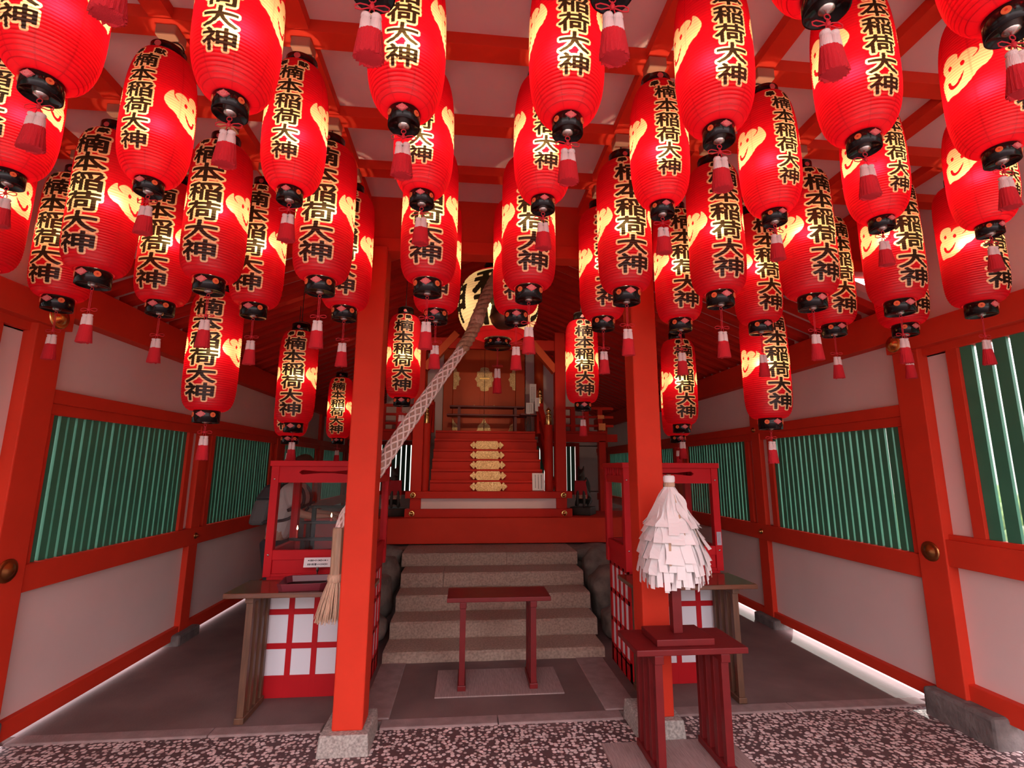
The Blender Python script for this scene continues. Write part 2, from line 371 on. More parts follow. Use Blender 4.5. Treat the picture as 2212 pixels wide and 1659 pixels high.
CREST = smooth_loop([(-0.86, -1.04), (-0.96, -0.57), (-0.99, -0.13), (-0.89, 0.11), (-0.75, 0.20), (-0.85, 0.50), (-0.79, 0.77), (-0.60, 0.98), (-0.28, 0.99), (-0.10, 0.84), (-0.10, 0.58), (0.06, 0.73), (0.32, 0.78), (0.54, 0.63), (0.57, 0.46), (0.36, 0.24),
                     (0.57, 0.36), (0.64, 0.52), (0.67, 0.72), (0.86, 0.50), (1.00, 0.14), (0.95, -0.12), (0.76, -0.34), (0.50, -0.46), (0.33, -0.65), (0.06, -0.87), (-0.28, -1.00), (-0.54, -0.97), (-0.74, -0.98)], 4)
def ell(cx, cy, rx, ry, n=14, rot=0.0):
    return [(cx + rx * math.cos(2 * PI * k / n) * math.cos(rot) - ry * math.sin(2 * PI * k / n) * math.sin(rot), cy + rx * math.cos(2 * PI * k / n) * math.sin(rot) + ry * math.sin(2 * PI * k / n) * math.cos(rot)) for k in range(n)]
SMILE = smooth_loop([(-0.66, -0.20), (-0.66, -0.42), (-0.54, -0.62), (-0.36, -0.68), (-0.14, -0.54), (0.00, -0.30), (0.05, -0.12), (-0.08, -0.28), (-0.22, -0.44), (-0.38, -0.52), (-0.49, -0.44), (-0.54, -0.26)], 3)
CREST_SEGS = np.concatenate([loop_segs(CREST), loop_segs(ell(-0.47, 0.41, 0.085, 0.13)), loop_segs(ell(0.04, 0.27, 0.085, 0.13)), loop_segs(SMILE), loop_segs(ell(-0.80, -0.12, 0.035, 0.09))])

def lantern_body(name, m, R, rt, rb, H, pw, qw, pitch, step, layout, crest, top_bias=0.0, nb=5, fine=108):
    """paper shell from z=0 up to z=H, writing side towards -y"""
    ds = step / R; phi = []; a = -PI
    while a < PI - 1e-6:
        phi.append(a); a += ds if abs(a) < math.radians(fine) else 0.09
    phi = np.array(phi); nz = int(round(H / pitch)) * nb + 1; Z = np.linspace(0, H, nz)
    t = 2 * Z / H - 1; t = t - top_bias * (1 - t * t)
    prof = np.where(t > 0, rt, rb) + (R - np.where(t > 0, rt, rb)) * np.clip(1 - np.abs(t) ** pw, 0, 1) ** (1 / qw)
    fr = (Z / pitch) % 1.0; prof = prof - 0.0018 * (R / 0.13) * np.sin(PI * fr)
    n = len(phi); A, ZZ = np.meshgrid(phi, Z); RR = np.repeat(prof[:, None], n, 1)
    V = np.stack([RR * np.sin(A), -RR * np.cos(A), ZZ], -1).reshape(-1, 3)
    S = (R * A).reshape(-1); zz = ZZ.reshape(-1); ink = np.full(S.shape, 0.05); mark = np.full(S.shape, 0.05)
    for ch, cs, cz, w_, h_ in layout: stamp(ink, S, zz, glyph(ch), cs, cz, w_, h_, 0.022)
    if crest:
        ca, cz, hw, hh = crest
        for sgn in (-1, 1):
            sg = CREST_SEGS.copy()
            if sgn > 0: sg[:, [0, 2]] *= -1
            stamp(mark, S, zz, sg / 2, sgn * ca * R, cz, 2 * hw, 2 * hh, 0.03)
    i = np.arange(nz - 1)[:, None] * n; j = np.arange(n)[None, :]; j2 = (j + 1) % n
    F = np.stack([i + j, i + j2, i + n + j2, i + n + j], -1).reshape(-1, 4)
    me = bpy.data.meshes.new(name); me.from_pydata(V.tolist(), [], F.tolist()); me.materials.append(m)
    me.polygons.foreach_set('use_smooth', np.ones(len(F), bool))
    for nm, arr in (('ink', ink), ('mark', mark)):
        at = me.attributes.new(nm, 'FLOAT', 'POINT'); at.data.foreach_set('value', arr.astype(np.float32))
    return me
def link(name, me, parent):
    o = bpy.data.objects.new(name, me); COL.objects.link(o); o.parent = parent; return o
# ------------------------------------------------------------------ the room
XL, XR, YF, YB = -2.45, 3.0, -1.2, 11.0
MIDX = 0.5 * (XL + XR)
def st(mb, name, m, bevel=0.0): return mb.build(name, m, None, bevel, kind='structure')
st(B(XL - 0.1, XR + 0.1, 3.24, YB, -0.2, 0.008), 'floor', M['conc'])
st(B(XL - 0.1, XR + 0.1, -3.0, 3.16, -0.2, 0.0), 'floor.001', M['pebble'])
st(MB().box(-14, XL - 0.1, -8, 16, -0.3, -0.01).box(XR + 0.1, 16, -8, 16, -0.3, -0.01).box(XL - 0.1, XR + 0.1, -8, -3.0, -0.3, -0.01), 'ground_outside', M['gout'])
# stone border between the pebbles and the inner floor, in lengths
for x0, x1 in ((-2.47, -1.42), (-1.415, -0.80)): trim(B(x0, x1, 3.155, 3.245, -0.1, 0.012), M['curb'], 0.006)
for x0, x1 in ((-0.47, 0.22), (0.225, 0.985)): trim(B(x0, x1, 3.155, 3.255, -0.1, 0.012), M['curb'], 0.006)
for x0, x1 in ((1.30, 2.10), (2.105, 3.02)): trim(B(x0, x1, 3.16, 3.26, -0.1, 0.012), M['curb'], 0.006)
# lengthwise borders of the walk between the cabinets
trim(B(-0.62, -0.43, 3.26, 4.10, -0.1, 0.016), M['curb'], 0.006); trim(B(0.90, 1.12, 3.26, 4.10, -0.1, 0.016), M['curb'], 0.006)

# flat ceiling with joists and battens
GX = [-2.655, -2.17, -1.685, -1.205, -0.695, -0.195, 0.284, 0.764, 1.243, 1.733, 2.220, 2.66]
GY = [-0.05, 0.40, 0.85, 1.29, 1.745, 2.21, 2.63]
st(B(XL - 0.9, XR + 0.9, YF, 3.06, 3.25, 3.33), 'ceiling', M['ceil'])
for y in GY: trim(B(XL - 0.05, XR + 0.05, y - 0.042, y + 0.042, 3.195, 3.252), M['verm'])
for x in GX[1:]:
    trim(B(x - 0.042, x + 0.042, YF, 2.98, 3.200, 3.251), M['verm'])
# beam line over the two free posts
trim(B(XL, XR, 2.975, 3.075, 2.96, 3.26), M['verm'], 0.004)
trim(B(XL, XR, 2.965, 3.085, 2.873, 2.962), M['verm'], 0.004)
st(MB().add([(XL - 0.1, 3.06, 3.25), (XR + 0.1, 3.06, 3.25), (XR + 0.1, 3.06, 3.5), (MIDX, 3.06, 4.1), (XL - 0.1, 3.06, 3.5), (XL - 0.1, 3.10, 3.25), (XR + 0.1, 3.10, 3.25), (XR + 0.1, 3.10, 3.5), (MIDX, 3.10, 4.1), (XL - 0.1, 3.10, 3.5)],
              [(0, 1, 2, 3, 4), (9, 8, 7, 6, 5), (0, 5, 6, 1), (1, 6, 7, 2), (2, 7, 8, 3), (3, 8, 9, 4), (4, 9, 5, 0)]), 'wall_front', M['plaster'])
# sloping roof behind the beam: boards and rafters
RZ, RK = 2.60, 0.40
for sd_ in (-1, 1):
    xe = XL - 0.7 if sd_ < 0 else XR + 0.7; half = abs(xe - MIDX); xw = XL if sd_ < 0 else XR
    ze = RZ - 0.7 * RK; zr = ze + half * RK
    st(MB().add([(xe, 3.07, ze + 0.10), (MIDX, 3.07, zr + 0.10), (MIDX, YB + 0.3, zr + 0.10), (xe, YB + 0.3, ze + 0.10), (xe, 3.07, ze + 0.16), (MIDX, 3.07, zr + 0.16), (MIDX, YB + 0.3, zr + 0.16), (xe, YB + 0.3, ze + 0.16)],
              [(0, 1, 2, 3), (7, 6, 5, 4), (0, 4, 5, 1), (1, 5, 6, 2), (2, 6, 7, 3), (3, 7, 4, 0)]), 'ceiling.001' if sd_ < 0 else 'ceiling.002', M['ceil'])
    for k in range(40):
        y = 3.18 + k * 0.195
        trim(MB().bar((xe, y, ze + 0.073), (MIDX, y, zr + 0.073), 0.082, 0.055), M['verm2'])
trim(B(MIDX - 0.06, MIDX + 0.06, 3.08, YB, RZ + (XR - MIDX) * RK - 0.10, RZ + (XR - MIDX) * RK + 0.10), M['verm2'])

POSTS = [1.11, 2.95, 4.79, 6.63, 8.47, 10.31]
WN = [0]
def wall(side, nm):
    xp = XL if side < 0 else XR; n = 1 if side < 0 else -1
    def bx(mb, d0, d1, *r): a, b = sorted((xp + n * d0, xp + n * d1)); return mb.box(a, b, *r)
    W = MB()
    bx(W, -0.06, -0.035, 2.95, YB, 0.10, 0.96); bx(W, -0.06, -0.035, 2.95, YB, 1.80, 2.80); bx(W, -0.06, -0.035, 2.95, 3.10, 2.80, 3.30)
    bx(W, -0.06, -0.035, YF, 2.95, 0.20, 1.10); bx(W, -0.06, -0.035, YF, 2.95, 2.24, 3.26)
    wins = [(3.11, 4.545), (5.01, 6.40), (6.85, 8.24), (8.69, 10.08)]
    fw = [(-0.55, 0.85), (1.32, 2.63)]
    ys = [2.95] + [q for a in wins for q in a] + [YB]
    for a, b in zip(ys[0::2], ys[1::2]): bx(W, -0.06, -0.035, a, b, 0.9, 1.85)
    ys = [YF] + [q for a in fw for q in a] + [2.95]
    for a, b in zip(ys[0::2], ys[1::2]): bx(W, -0.06, -0.035, a, b, 1.05, 2.3)
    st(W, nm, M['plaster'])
    # long rails, deeper bays
    for d0, d1, y0, y1, z0, z1 in ((-0.05, 0.005, 2.95, YB, 0.042 if side < 0 else 0.068, 0.142), (-0.05, 0.02, 2.95, YB, 0.808, 0.956), (-0.05, 0.015, 2.95, YB, 1.866, 1.948), (-0.05, 0.0, 2.95, YB, 1.80, 1.868), (-0.08, 0.06, 2.96, YB, 2.385, 2.622),
                             (-0.05, 0.01, YF, 2.95, 0.13, 0.252), (-0.05, 0.025, YF, 2.95, 0.918, 1.075), (-0.05, 0.0, YF, 2.95, 1.073, 1.106), (-0.05, 0.0, YF, 2.95, 2.248, 2.30), (-0.08, 0.07, YF, 3.05, 2.295, 2.455)):
        trim(bx(MB(), d0, d1, y0, y1, z0, z1), M['verm'], 0.004)
    for k, y in enumerate(POSTS):
        big = y < 3.0; wd = 0.19 if big else 0.145
        o = bx(MB(), -0.09, 0.035 if big else 0.012, y - wd / 2, y + wd / 2, 0.16 if big else 0.09, 3.2 if big else 2.40).build('wall_post', M['verm'], None, 0.006)
        sname = 'left' if side < 0 else 'right'
        ords = ['nearest the camera, mostly cut off', 'beside the front edge of the concrete floor', 'second in', 'third in', 'fourth in', 'fifth in, the farthest']
        tag(o, 'red square post of the %s wall, %s' % (sname, ords[k]), 'post')
        s_ = bx(MB(), -0.12, (0.10 if side > 0 else 0.03) if big else 0.07, y - ((0.30 if side > 0 else 0.12) if big else 0.17), y + (0.13 if big else 0.17), -0.05, 0.162 if big else 0.092).build('footing_stone', M['darkstone'], None, 0.02)
        tag(s_, 'dark rough stone under the %s wall post %s' % (sname, ords[k]), 'stone')
    for a, b, z0, z1 in [(p, q, 0.956, 1.80) for p, q in wins] + [(p, q, 1.106, 2.25) for p, q in fw]:
        WN[0] += 1; root = empty('window_%d' % WN[0], (xp, (a + b) / 2, z0)); root['kind'] = 'structure'
        def lx(mb, d0, d1, y0, y1, zz0, zz1):
            c, d = sorted((n * d0, n * d1)); return mb.box(c, d, y0 - (a + b) / 2, y1 - (a + b) / 2, zz0 - z0, zz1 - z0)
        fr = MB()
        for y0, y1 in ((a - 0.072, a), (b, b + 0.072)): lx(fr, -0.06, 0.0, y0, y1, z0, z1)
        fr.build('window_frame', M['verm'], root, 0.003)
        sl = MB(); front = z0 > 1.0
        pit = 0.092 if front else 0.0655; bw = 0.070 if front else 0.0465; y = b - 0.004
        while y - bw > a - 0.02:
            e = random.uniform(-0.003, 0.003)
            dp = 0.030 if side < 0 else 0.018
            lx(sl, -0.020 - dp, -0.020, max(y - bw + e, a), y + e, z0, z1); y -= pit
        sl.build('slats', M['green'], root)
wall(-1, 'wall_left'); wall(1, 'wall_right')
BWN = [(-2.1, -1.0), (1.15, 2.5)]
_wb = MB().box(XL - 0.1, XR + 0.1, YB, YB + 0.1, 0, 1.0).box(XL - 0.1, XR + 0.1, YB, YB + 0.1, 2.0, 4.2)
for a_, b_ in ((XL - 0.1, -2.1), (-1.0, 1.15), (2.5, XR + 0.1)): _wb.box(a_, b_, YB, YB + 0.1, 0.98, 2.02)
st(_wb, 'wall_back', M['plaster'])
for a_, b_ in BWN:
    WN[0] += 1; root = empty('window_%d' % WN[0], (a_, YB, 1.0)); root['kind'] = 'structure'
    MB().box(-0.08, b_ - a_ + 0.08, -0.02, 0.04, -0.08, 0.0).box(-0.08, b_ - a_ + 0.08, -0.02, 0.04, 1.0, 1.08).box(-0.08, 0, -0.02, 0.04, 0, 1.0).box(b_ - a_, b_ - a_ + 0.08, -0.02, 0.04, 0, 1.0).build('window_frame', M['verm2'], root)
    sl = MB(); x = 0.02; pt_ = (b_ - a_ - 0.02) / round((b_ - a_) / 0.106)
    while x + 0.05 < b_ - a_: sl.box(x, min(x + 0.085, b_ - a_), 0.02, 0.05, 0, 1.0); x += pt_
    sl.build('slats', M['green'], root)
st(MB().box(XL - 0.95, XL - 0.1, YF, 3.06, 3.33, 3.37).box(XR + 0.1, XR + 0.95, YF, 3.06, 3.33, 3.37), 'roof_outside', M['rooft'])
hd = MB()
for k in range(70):
    yy = -2 + 14 * random.random(); xx = 7.2 + 1.6 * random.random()
    hd.sphere((xx, yy, 0.2 + 0.7 * random.random()), 0.5, 0.6, 0.5, 8, 6)
tag(hd.build('hedge', M['leaf'], None), 'green hedge outside, glimpsed between the right wall slats', 'hedge', None, 'stuff')

def nail(name, x, y, z, r, axis, m, label, cat='nail cover'):
    """domed cover on a post: axis is the outward direction"""
    o = MB().lathe([(r, 0), (r, 0.004), (r * 0.86, 0.010), (r * 0.72, 0.008), (r * 0.62, 0.010), (r * 0.42, 0.022), (r * 0.18, 0.028), (0.0005, 0.029)], 24).build(name, m)
    o.location = (x, y, z); o.rotation_euler = Vector(axis).to_track_quat('Z', 'Y').to_euler(); return tag(o, label, cat)
nail('nail_cover', XR - 0.035, 2.955, 0.99, 0.062, (-1, 0, 0), M['copper'], 'large domed copper nail cover on the right wall post')
nail('nail_cover', XL + 0.036, 2.93, 0.95, 0.062, (1, 0, 0), M['copper'], 'domed copper nail cover on the left wall post at the frame edge')
nail('nail_cover', XR - 0.020, 4.79, 0.885, 0.026, (-1, 0, 0), M['brass'], 'small brass nail cover low on the second right wall post')
nail('nail_cover', XL + 0.020, 4.79, 0.885, 0.026, (1, 0, 0), M['copper'], 'small dark nail cover low on the second left wall post')
nail('nail_cover', XR - 0.015, 4.79, 1.905, 0.026, (-1, 0, 0), M['copper'], 'small nail cover high on the second right wall post')
nail('nail_cover', XL + 0.071, 2.94, 2.355, 0.070, (1, 0, 0), M['brass'], 'gold disc nail cover on the beam above the left wall post')
nail('nail_cover', XR - 0.071, 2.98, 2.36, 0.060, (-1, 0, 0), M['brass'], 'gold disc nail cover on the beam above the right wall post')

# two free standing posts on stone plinths
def post(x0, x1, side):
    o = B(x0, x1, 2.948, 3.112, 0.10, 2.90).build('post', M['verm'], None, 0.009)
    tag(o, 'bright vermilion square post standing on a granite plinth, %s of the two' % side, 'post')
    p = B(x0 - 0.063, x1 + 0.048, 2.895, 3.20, -0.04, 0.102, (x0 - 0.052, x1 + 0.036, 2.905, 3.195)).build('plinth', M['granite'], None, 0.006)
    tag(p, 'pale granite plinth block under the %s vermilion post' % side, 'plinth')
post(-0.692, -0.527, 'left'); post(1.055, 1.220, 'right')

# ------------------------------------------------------------------ granite steps, boulders, podium
ST = [(4.11, 0.085, [(-0.615, 1.145)]), (4.42, 0.216, [(-0.61, -0.02), (-0.016, 1.17)]), (4.73, 0.352, [(-0.61, 1.19)]), (5.03, 0.484, [(-0.61, -0.20), (-0.196, 1.20)]), (5.38, 0.612, [(-0.65, 0.45), (0.453, 1.22)])]
names = ['lowest', 'second', 'third', 'fourth', 'top']
for i, (y, z, segs) in enumerate(ST):
    for k, (a, b) in enumerate(segs):
        y1 = ST[i + 1][0] + 0.06 if i < 4 else 6.2; zb = ST[i - 1][1] - 0.004 if i else -0.03
        mb = MB(); nx = 14; prof = [(y, zb), (y - 0.004, zb + 0.02), (y, z - 0.018), (y + 0.014, z - 0.003), (y + 0.05, z), (y1, z), (y1, zb)]
        vs = []; 
        for q in range(nx + 1):
            x = a + (b - a) * q / nx
            for (yy, zz) in prof: vs.append((x, yy + random.uniform(-0.004, 0.004), zz + random.uniform(-0.002, 0.001)))
        m_ = len(prof); fs = [(q * m_ + r, q * m_ + (r + 1) % m_, (q + 1) * m_ + (r + 1) % m_, (q + 1) * m_ + r) for q in range(nx) for r in range(m_)]
        fs += [tuple(range(m_)), tuple(range(nx * m_ + m_ - 1, nx * m_ - 1, -1))]
        o = mb.add(vs, fs).build('stone_step', M['step'])
        ex = '' if len(segs) == 1 else (', left block' if k == 0 else ', right block')
        tag(o, 'rough granite %s step of the stone stairs%s' % (names[i], ex), 'step', 'granite steps between the cabinets')
def boulder(c, r, label, seed):
    random.seed(seed); bm = bmesh.new(); bmesh.ops.create_icosphere(bm, subdivisions=3, radius=1)
    ph = [random.uniform(0, 6) for _ in range(6)]
    for v in bm.verts:
        p = v.co; d = 1 + 0.13 * math.sin(3 * p.x + ph[0]) * math.sin(2.6 * p.y + ph[1]) + 0.10 * math.sin(5 * p.z + ph[2]) * math.sin(4 * p.x + ph[3])
        q = [math.copysign(abs(t) ** 0.7, t) for t in p]; v.co = Vector((q[0] * r[0], q[1] * r[1], q[2] * r[2])) * d * 0.86
    me = bpy.data.meshes.new('boulder'); bm.to_mesh(me); bm.free(); me.materials.append(M['rock'])
    for p in me.polygons: p.use_smooth = True
    o = bpy.data.objects.new('boulder', me); COL.objects.link(o); o.location = c; tag(o, label, 'rock')
boulder((-0.86, 4.55, 0.13), (0.22, 0.22, 0.16), 'dark low boulder left of the stone steps, at the bottom', 1)
boulder((-0.88, 4.95, 0.28), (0.24, 0.22, 0.28), 'rounded boulder left of the middle stone steps', 2)
boulder((-0.86, 5.32, 0.40), (0.22, 0.18, 0.26), 'boulder left of the stone steps, under the flat cap stone', 3)
boulder((-0.90, 5.66, 0.55), (0.28, 0.20, 0.10), 'flat cap stone left of the top stone step', 4)
boulder((1.42, 4.60, 0.12), (0.20, 0.22, 0.16), 'dark low boulder right of the stone steps, at the bottom', 5)
boulder((1.45, 5.02, 0.26), (0.23, 0.22, 0.27), 'rounded boulder right of the middle stone steps', 6)
boulder((1.44, 5.36, 0.42), (0.21, 0.17, 0.25), 'boulder right of the upper stone steps', 7)
boulder((1.50, 5.68, 0.55), (0.30, 0.20, 0.10), 'flat cap stone right of the top stone step', 8)
random.seed(11)
st(MB().box(-1.9, 2.4, 5.72, 9.6, -0.05, 0.60), 'podium', M['rock'])

# ------------------------------------------------------------------ shrine building
sill = B(-1.25, 1.90, 5.92, 6.12, 0.625, 0.915).build('sill_beam', M['verm'], None, 0.006); tag(sill, 'broad red sill beam across the top of the stone steps', 'beam')
dk = B(-1.9, 2.4, 6.125, 7.0, 0.602, 0.905).build('deck', M['verm2'], None, 0.004); tag(dk, 'red deck floor behind the broad sill beam', 'deck')
for nm, x0, x1 in (('left', -0.665, -0.535), ('right', 1.122, 1.256)):
    tag(B(x0, x1, 6.05, 6.18, 0.905, 3.26).build('shrine_post', M['verm2'], None, 0.006), 'slim red shrine post %s of the wooden stairs' % nm, 'post')
tag(B(-0.72, 1.315, 6.015, 6.20, 1.137, 1.218).build('tie_rail', M['verm2'], None, 0.004), 'upper red tie rail with a gold boss at each end', 'rail')
tag(B(-0.72, 1.315, 6.015, 6.20, 0.915, 1.012).build('tie_rail', M['verm2'], None, 0.004), 'lower red tie rail resting on the broad sill beam', 'rail')
tag(B(-0.535, 1.122, 6.08, 6.11, 1.010, 1.140).build('plaster_strip', M['plaster']), 'long pale plaster strip between the two red tie rails', 'panel')
for nm, x, z in (('upper left', -0.628, 1.176), ('upper right', 1.205, 1.176), ('lower left', -0.635, 0.960), ('lower right', 1.212, 0.960)):
    nail('boss', x, 6.013, z, 0.036, (0, -1, 0), M['brass'], 'round gold boss, %s of four on the tie rails' % nm, 'boss')
# wooden stairs with gold plates
SY = [6.2 + 0.16 * i for i in range(6)]; SZ = [1.222, 1.349, 1.485, 1.619, 1.753, 1.902, 2.029]
stair = empty('wooden_stairs', (0.28, 6.2, 1.2)); tag(stair, 'red wooden stairs with gold fittings rising to the shrine door', 'stairs')
for i in range(6):
    y1 = 6.36 + 0.16 * i if i < 5 else 8.6
    MB().box(-0.445 - 0.28, 0.995 - 0.28, SY[i] - 6.2, y1 - 6.2 + 0.02, SZ[i] - 1.2 - 0.02, SZ[i + 1] - 1.2 - 0.03).box(-0.445 - 0.28, 0.995 - 0.28, SY[i] - 6.2 - 0.025, y1 - 6.2 + 0.02, SZ[i + 1] - 1.2 - 0.03, SZ[i + 1] - 1.2).build('tread', M['verm2'], stair, 0.003)
def plate_poly(w, h):
    a = w / 2; b = h / 2
    half = [(a * 0.60, b), (a * 0.66, b * 0.62), (a * 0.70, b * 0.34), (a * 0.735, b * 0.62), (a * 0.76, b * 0.86), (a * 0.82, b * 0.84), (a * 0.86, b * 0.52), (a * 0.93, b * 0.36), (a, 0)]
    r = half + [(x, -y) for x, y in half[-2::-1]]
    return r[::-1] + [(-x, y) for x, y in r]
for i in range(5):
    zc = 0.5 * (SZ[i] + SZ[i + 1]) - 0.012
    T = Matrix.Translation((0.285, SY[i] - 0.028, zc)) @ Matrix.Rotation(PI / 2, 4, 'X')
    p = MB().prism(plate_poly(0.47, 0.112), T, 0.026).build('gold_plate', M['gold'], None)
    tag(p, 'engraved gold plate on the red stairs, %s from the bottom' % ['first', 'second', 'third', 'fourth', 'fifth'][i], 'gold plate', 'gold plates up the red stairs')
# newel posts with finials and sloping rails
def finial(root, x, y, z):
    MB().lathe([(0.040, 0), (0.040, 0.09), (0.044, 0.095), (0.030, 0.105), (0.030, 0.115), (0.042, 0.125), (0.036, 0.140), (0.022, 0.150), (0.022, 0.158), (0.036, 0.176), (0.036, 0.192), (0.022, 0.210), (0.006, 0.228), (0.0005, 0.24)], 20, (x, y, z)).build('finial', M['brass'], root)
for nm, x in (('left', -0.518), ('right', 1.066)):
    r = empty('stair_railing', (x, 6.25, 1.2)); tag(r, 'red %s stair railing with gold onion finials on its posts' % nm, 'railing')
    MB().lathe([(0.058, 0), (0.058, 0.86)], 20).build('newel_post', M['verm2'], r); finial(r, 0, 0, 0.86)
    MB().lathe([(0.055, 0.8), (0.055, 1.24)], 20, (0.0, 0.75, 0)).build('newel_post', M['verm2'], r); finial(r, 0.0, 0.75, 1.24)
    s = -1 if x < 0 else 1
    MB().bar((0, 0.03, 0.70), (0, 0.72, 1.16), 0.07, 0.08).build('hand_rail', M['verm2'], r); MB().bar((0, 0.03, 0.50), (0, 0.72, 0.96), 0.05, 0.06).build('mid_rail', M['verm2'], r)
    MB().bar((s * 0.035, 0.0, 0.06), (s * 0.035, 0.95, 0.80), 0.06, 0.18).build('stringer', M['verm2'], r)
# veranda: floor edge, brackets, posts, railings
def veranda(nm, x0, x1, xo):
    r = empty('veranda', ((x0 + x1) / 2, 6.9, 0.9)); tag(r, 'red raised veranda with low railing %s of the stairs' % nm, 'veranda'); cx_ = (x0 + x1) / 2
    B(x0 - cx_, x1 - cx_, -0.02, 1.6, 1.10, 1.135).build('floor_board', M['verm2'], r, 0.004)
    B(x0 - cx_, x1 - cx_ , 0.02, 0.10, 0.98, 1.10).build('edge_beam', M['verm2'], r, 0.004)
    a, b = (x1 - cx_, x1 - cx_ + 0.17) if xo > 0 else (x0 - cx_ - 0.17, x0 - cx_)
    B(a, b, 0.02, 0.10, 0.985, 1.095).build('beam_end', M['verm2'], r, 0.004)
    px = x1 - 0.06 if xo > 0 else x0 + 0.06
    B(px - cx_ - 0.05, px - cx_ + 0.05, 0.02, 0.12, 0.0, 1.0).build('veranda_post', M['verm2'], r, 0.004)
    for z0, z1 in ((1.20, 1.235), (1.33, 1.365), (1.455, 1.495)): B(x0 - cx_, x1 - cx_ + (0.12 if xo > 0 else 0) , 0.03, 0.07, z0, z1).build('rail', M['verm2'], r, 0.004) if xo > 0 else B(x0 - cx_ - 0.12, x1 - cx_, 0.03, 0.07, z0, z1).build('rail', M['verm2'], r, 0.004)
    for k in range(4):
        q = x0 + 0.08 + (x1 - x0 - 0.16) * k / 3; B(q - cx_ - 0.035, q - cx_ + 0.035, 0.025, 0.075, 1.135, 1.46).build('baluster', M['verm2'], r, 0.003)
    e = x1 - 0.07 if xo > 0 else x0 + 0.07
    B(e - cx_ - 0.05, e - cx_ + 0.05, -0.03, -0.022, 1.15, 1.25).build('gold_fitting', M['brass'], r)
    B(e - cx_ - 0.05, e - cx_ + 0.05, 0.018, 0.028, 1.32, 1.375).build('gold_fitting', M['brass'], r)
veranda('right', 1.26, 2.03, 1); veranda('left', -1.48, -0.67, -1)
# shrine front: columns, plaster, door
for nm, x in (('left', -0.72), ('right', 1.165)):
    tag(MB().lathe([(0.075, 0), (0.075, 2.2)], 20, (x, 7.75, 2.0)).build('shrine_column', M['orange']), 'round orange column %s of the shrine door' % nm, 'column')
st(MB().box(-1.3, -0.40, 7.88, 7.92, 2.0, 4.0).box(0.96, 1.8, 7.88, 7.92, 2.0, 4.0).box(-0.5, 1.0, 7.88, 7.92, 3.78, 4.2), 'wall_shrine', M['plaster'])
dr = empty('door_1', (0.272, 7.8, 2.03)); dr['kind'] = 'structure'
MB().box(-0.66, -0.51, -0.05, 0.05, 0, 1.80).box(0.51, 0.66, -0.05, 0.05, 0, 1.80).box(-0.66, 0.66, -0.06, 0.05, 1.68, 1.82).build('door_frame', M['orange'], dr, 0.006)
for s in (-1, 1):
    lf = B(min(s * 0.006, s * 0.508), max(s * 0.006, s * 0.508), -0.02, 0.03, 0.0, 1.68).build('door_leaf', M['orange'], dr, 0.006)
    B(min(s * 0.003, s * 0.07), max(s * 0.003, s * 0.07), -0.035, -0.02, 0.0, 1.68).build('meeting_stile', M['orange'], lf, 0.003)
def ornament(poly, x, z, par):
    T = Matrix.Translation((x, -0.036, z)) @ Matrix.Rotation(PI / 2, 4, 'X'); return MB().prism(poly, T, 0.006).build('gold_fitting', M['gold'], par)
flower = smooth_loop([(0.0, 0.20), (-0.06, 0.19), (-0.075, 0.13), (-0.12, 0.12), (-0.12, 0.05), (-0.155, 0.0), (-0.12, -0.05), (-0.12, -0.12), (-0.075, -0.13), (-0.06, -0.19), (0.0, -0.20)], 1)
halfL = [(0.0, 0.20), (-0.06, 0.19), (-0.075, 0.13), (-0.12, 0.12), (-0.12, 0.05), (-0.155, 0.0), (-0.12, -0.05), (-0.12, -0.12), (-0.075, -0.13), (-0.06, -0.19), (0.0, -0.20)]
halfR = [(-x, y) for x, y in halfL][::-1]
ornament(halfL, -0.004, 0.90, dr); ornament(halfR, 0.004, 0.90, dr)
ornament([(x * 0.75, y * 0.9) for x, y in halfR], -0.505, 0.90, dr); ornament([(x * 0.75, y * 0.9) for x, y in halfL], 0.505, 0.90, dr)
tri_l = [(0, 0), (0.16, 0), (0.10, -0.05), (0.09, -0.12), (0.03, -0.17), (0.0, -0.24)]
for sgn, x in ((1, -0.505), (-1, -0.006), (1, 0.006), (-1, 0.505)):
    P = [(sgn * a, b) for a, b in tri_l]; P = P if sgn < 0 else P[::-1]
    ornament(P, x, 1.67, dr)
    Q = [(sgn * a, -b) for a, b in tri_l]; Q = Q[::-1] if sgn < 0 else Q
    ornament(Q, x, 0.02, dr)
for s in (-1, 1):
    ornament(ell(0, 0, 0.03, 0.04, 4), s * 0.16, 0.44, dr)
MB().bar((-0.08, -0.05, 0.91), (0.08, -0.05, 0.91), 0.02, 0.02).build('door_latch', M['brass'], dr)
# two-tier offering stand before the door
r = empty('offering_stand', (0.30, 7.25, 2.03)); tag(r, 'long low dark red two-tier offering stand before the shrine door', 'stand')
B(-0.56, 0.56, -0.12, 0.12, 0.36, 0.385).build('top_shelf', M['maroon'], r, 0.004); B(-0.60, 0.62, -0.16, 0.10, 0.23, 0.255).build('lower_shelf', M['maroon'], r, 0.004)
for x in (-0.42, 0.42):
    for y in (-0.08, 0.08): B(x - 0.02, x + 0.02, y - 0.02, y + 0.02, 0.0, 0.36).build('leg', M['maroon'], r)
r = empty('small_stand', (0.90, 7.0, 2.03)); tag(r, 'small dark stand right of the offering stand, under the paper notices', 'stand')
B(-0.13, 0.11, -0.10, 0.10, 0.23, 0.25).build('shelf_top', M['maroon'], r); B(-0.035, 0.035, -0.035, 0.035, 0, 0.23).build('leg', M['black'], r)
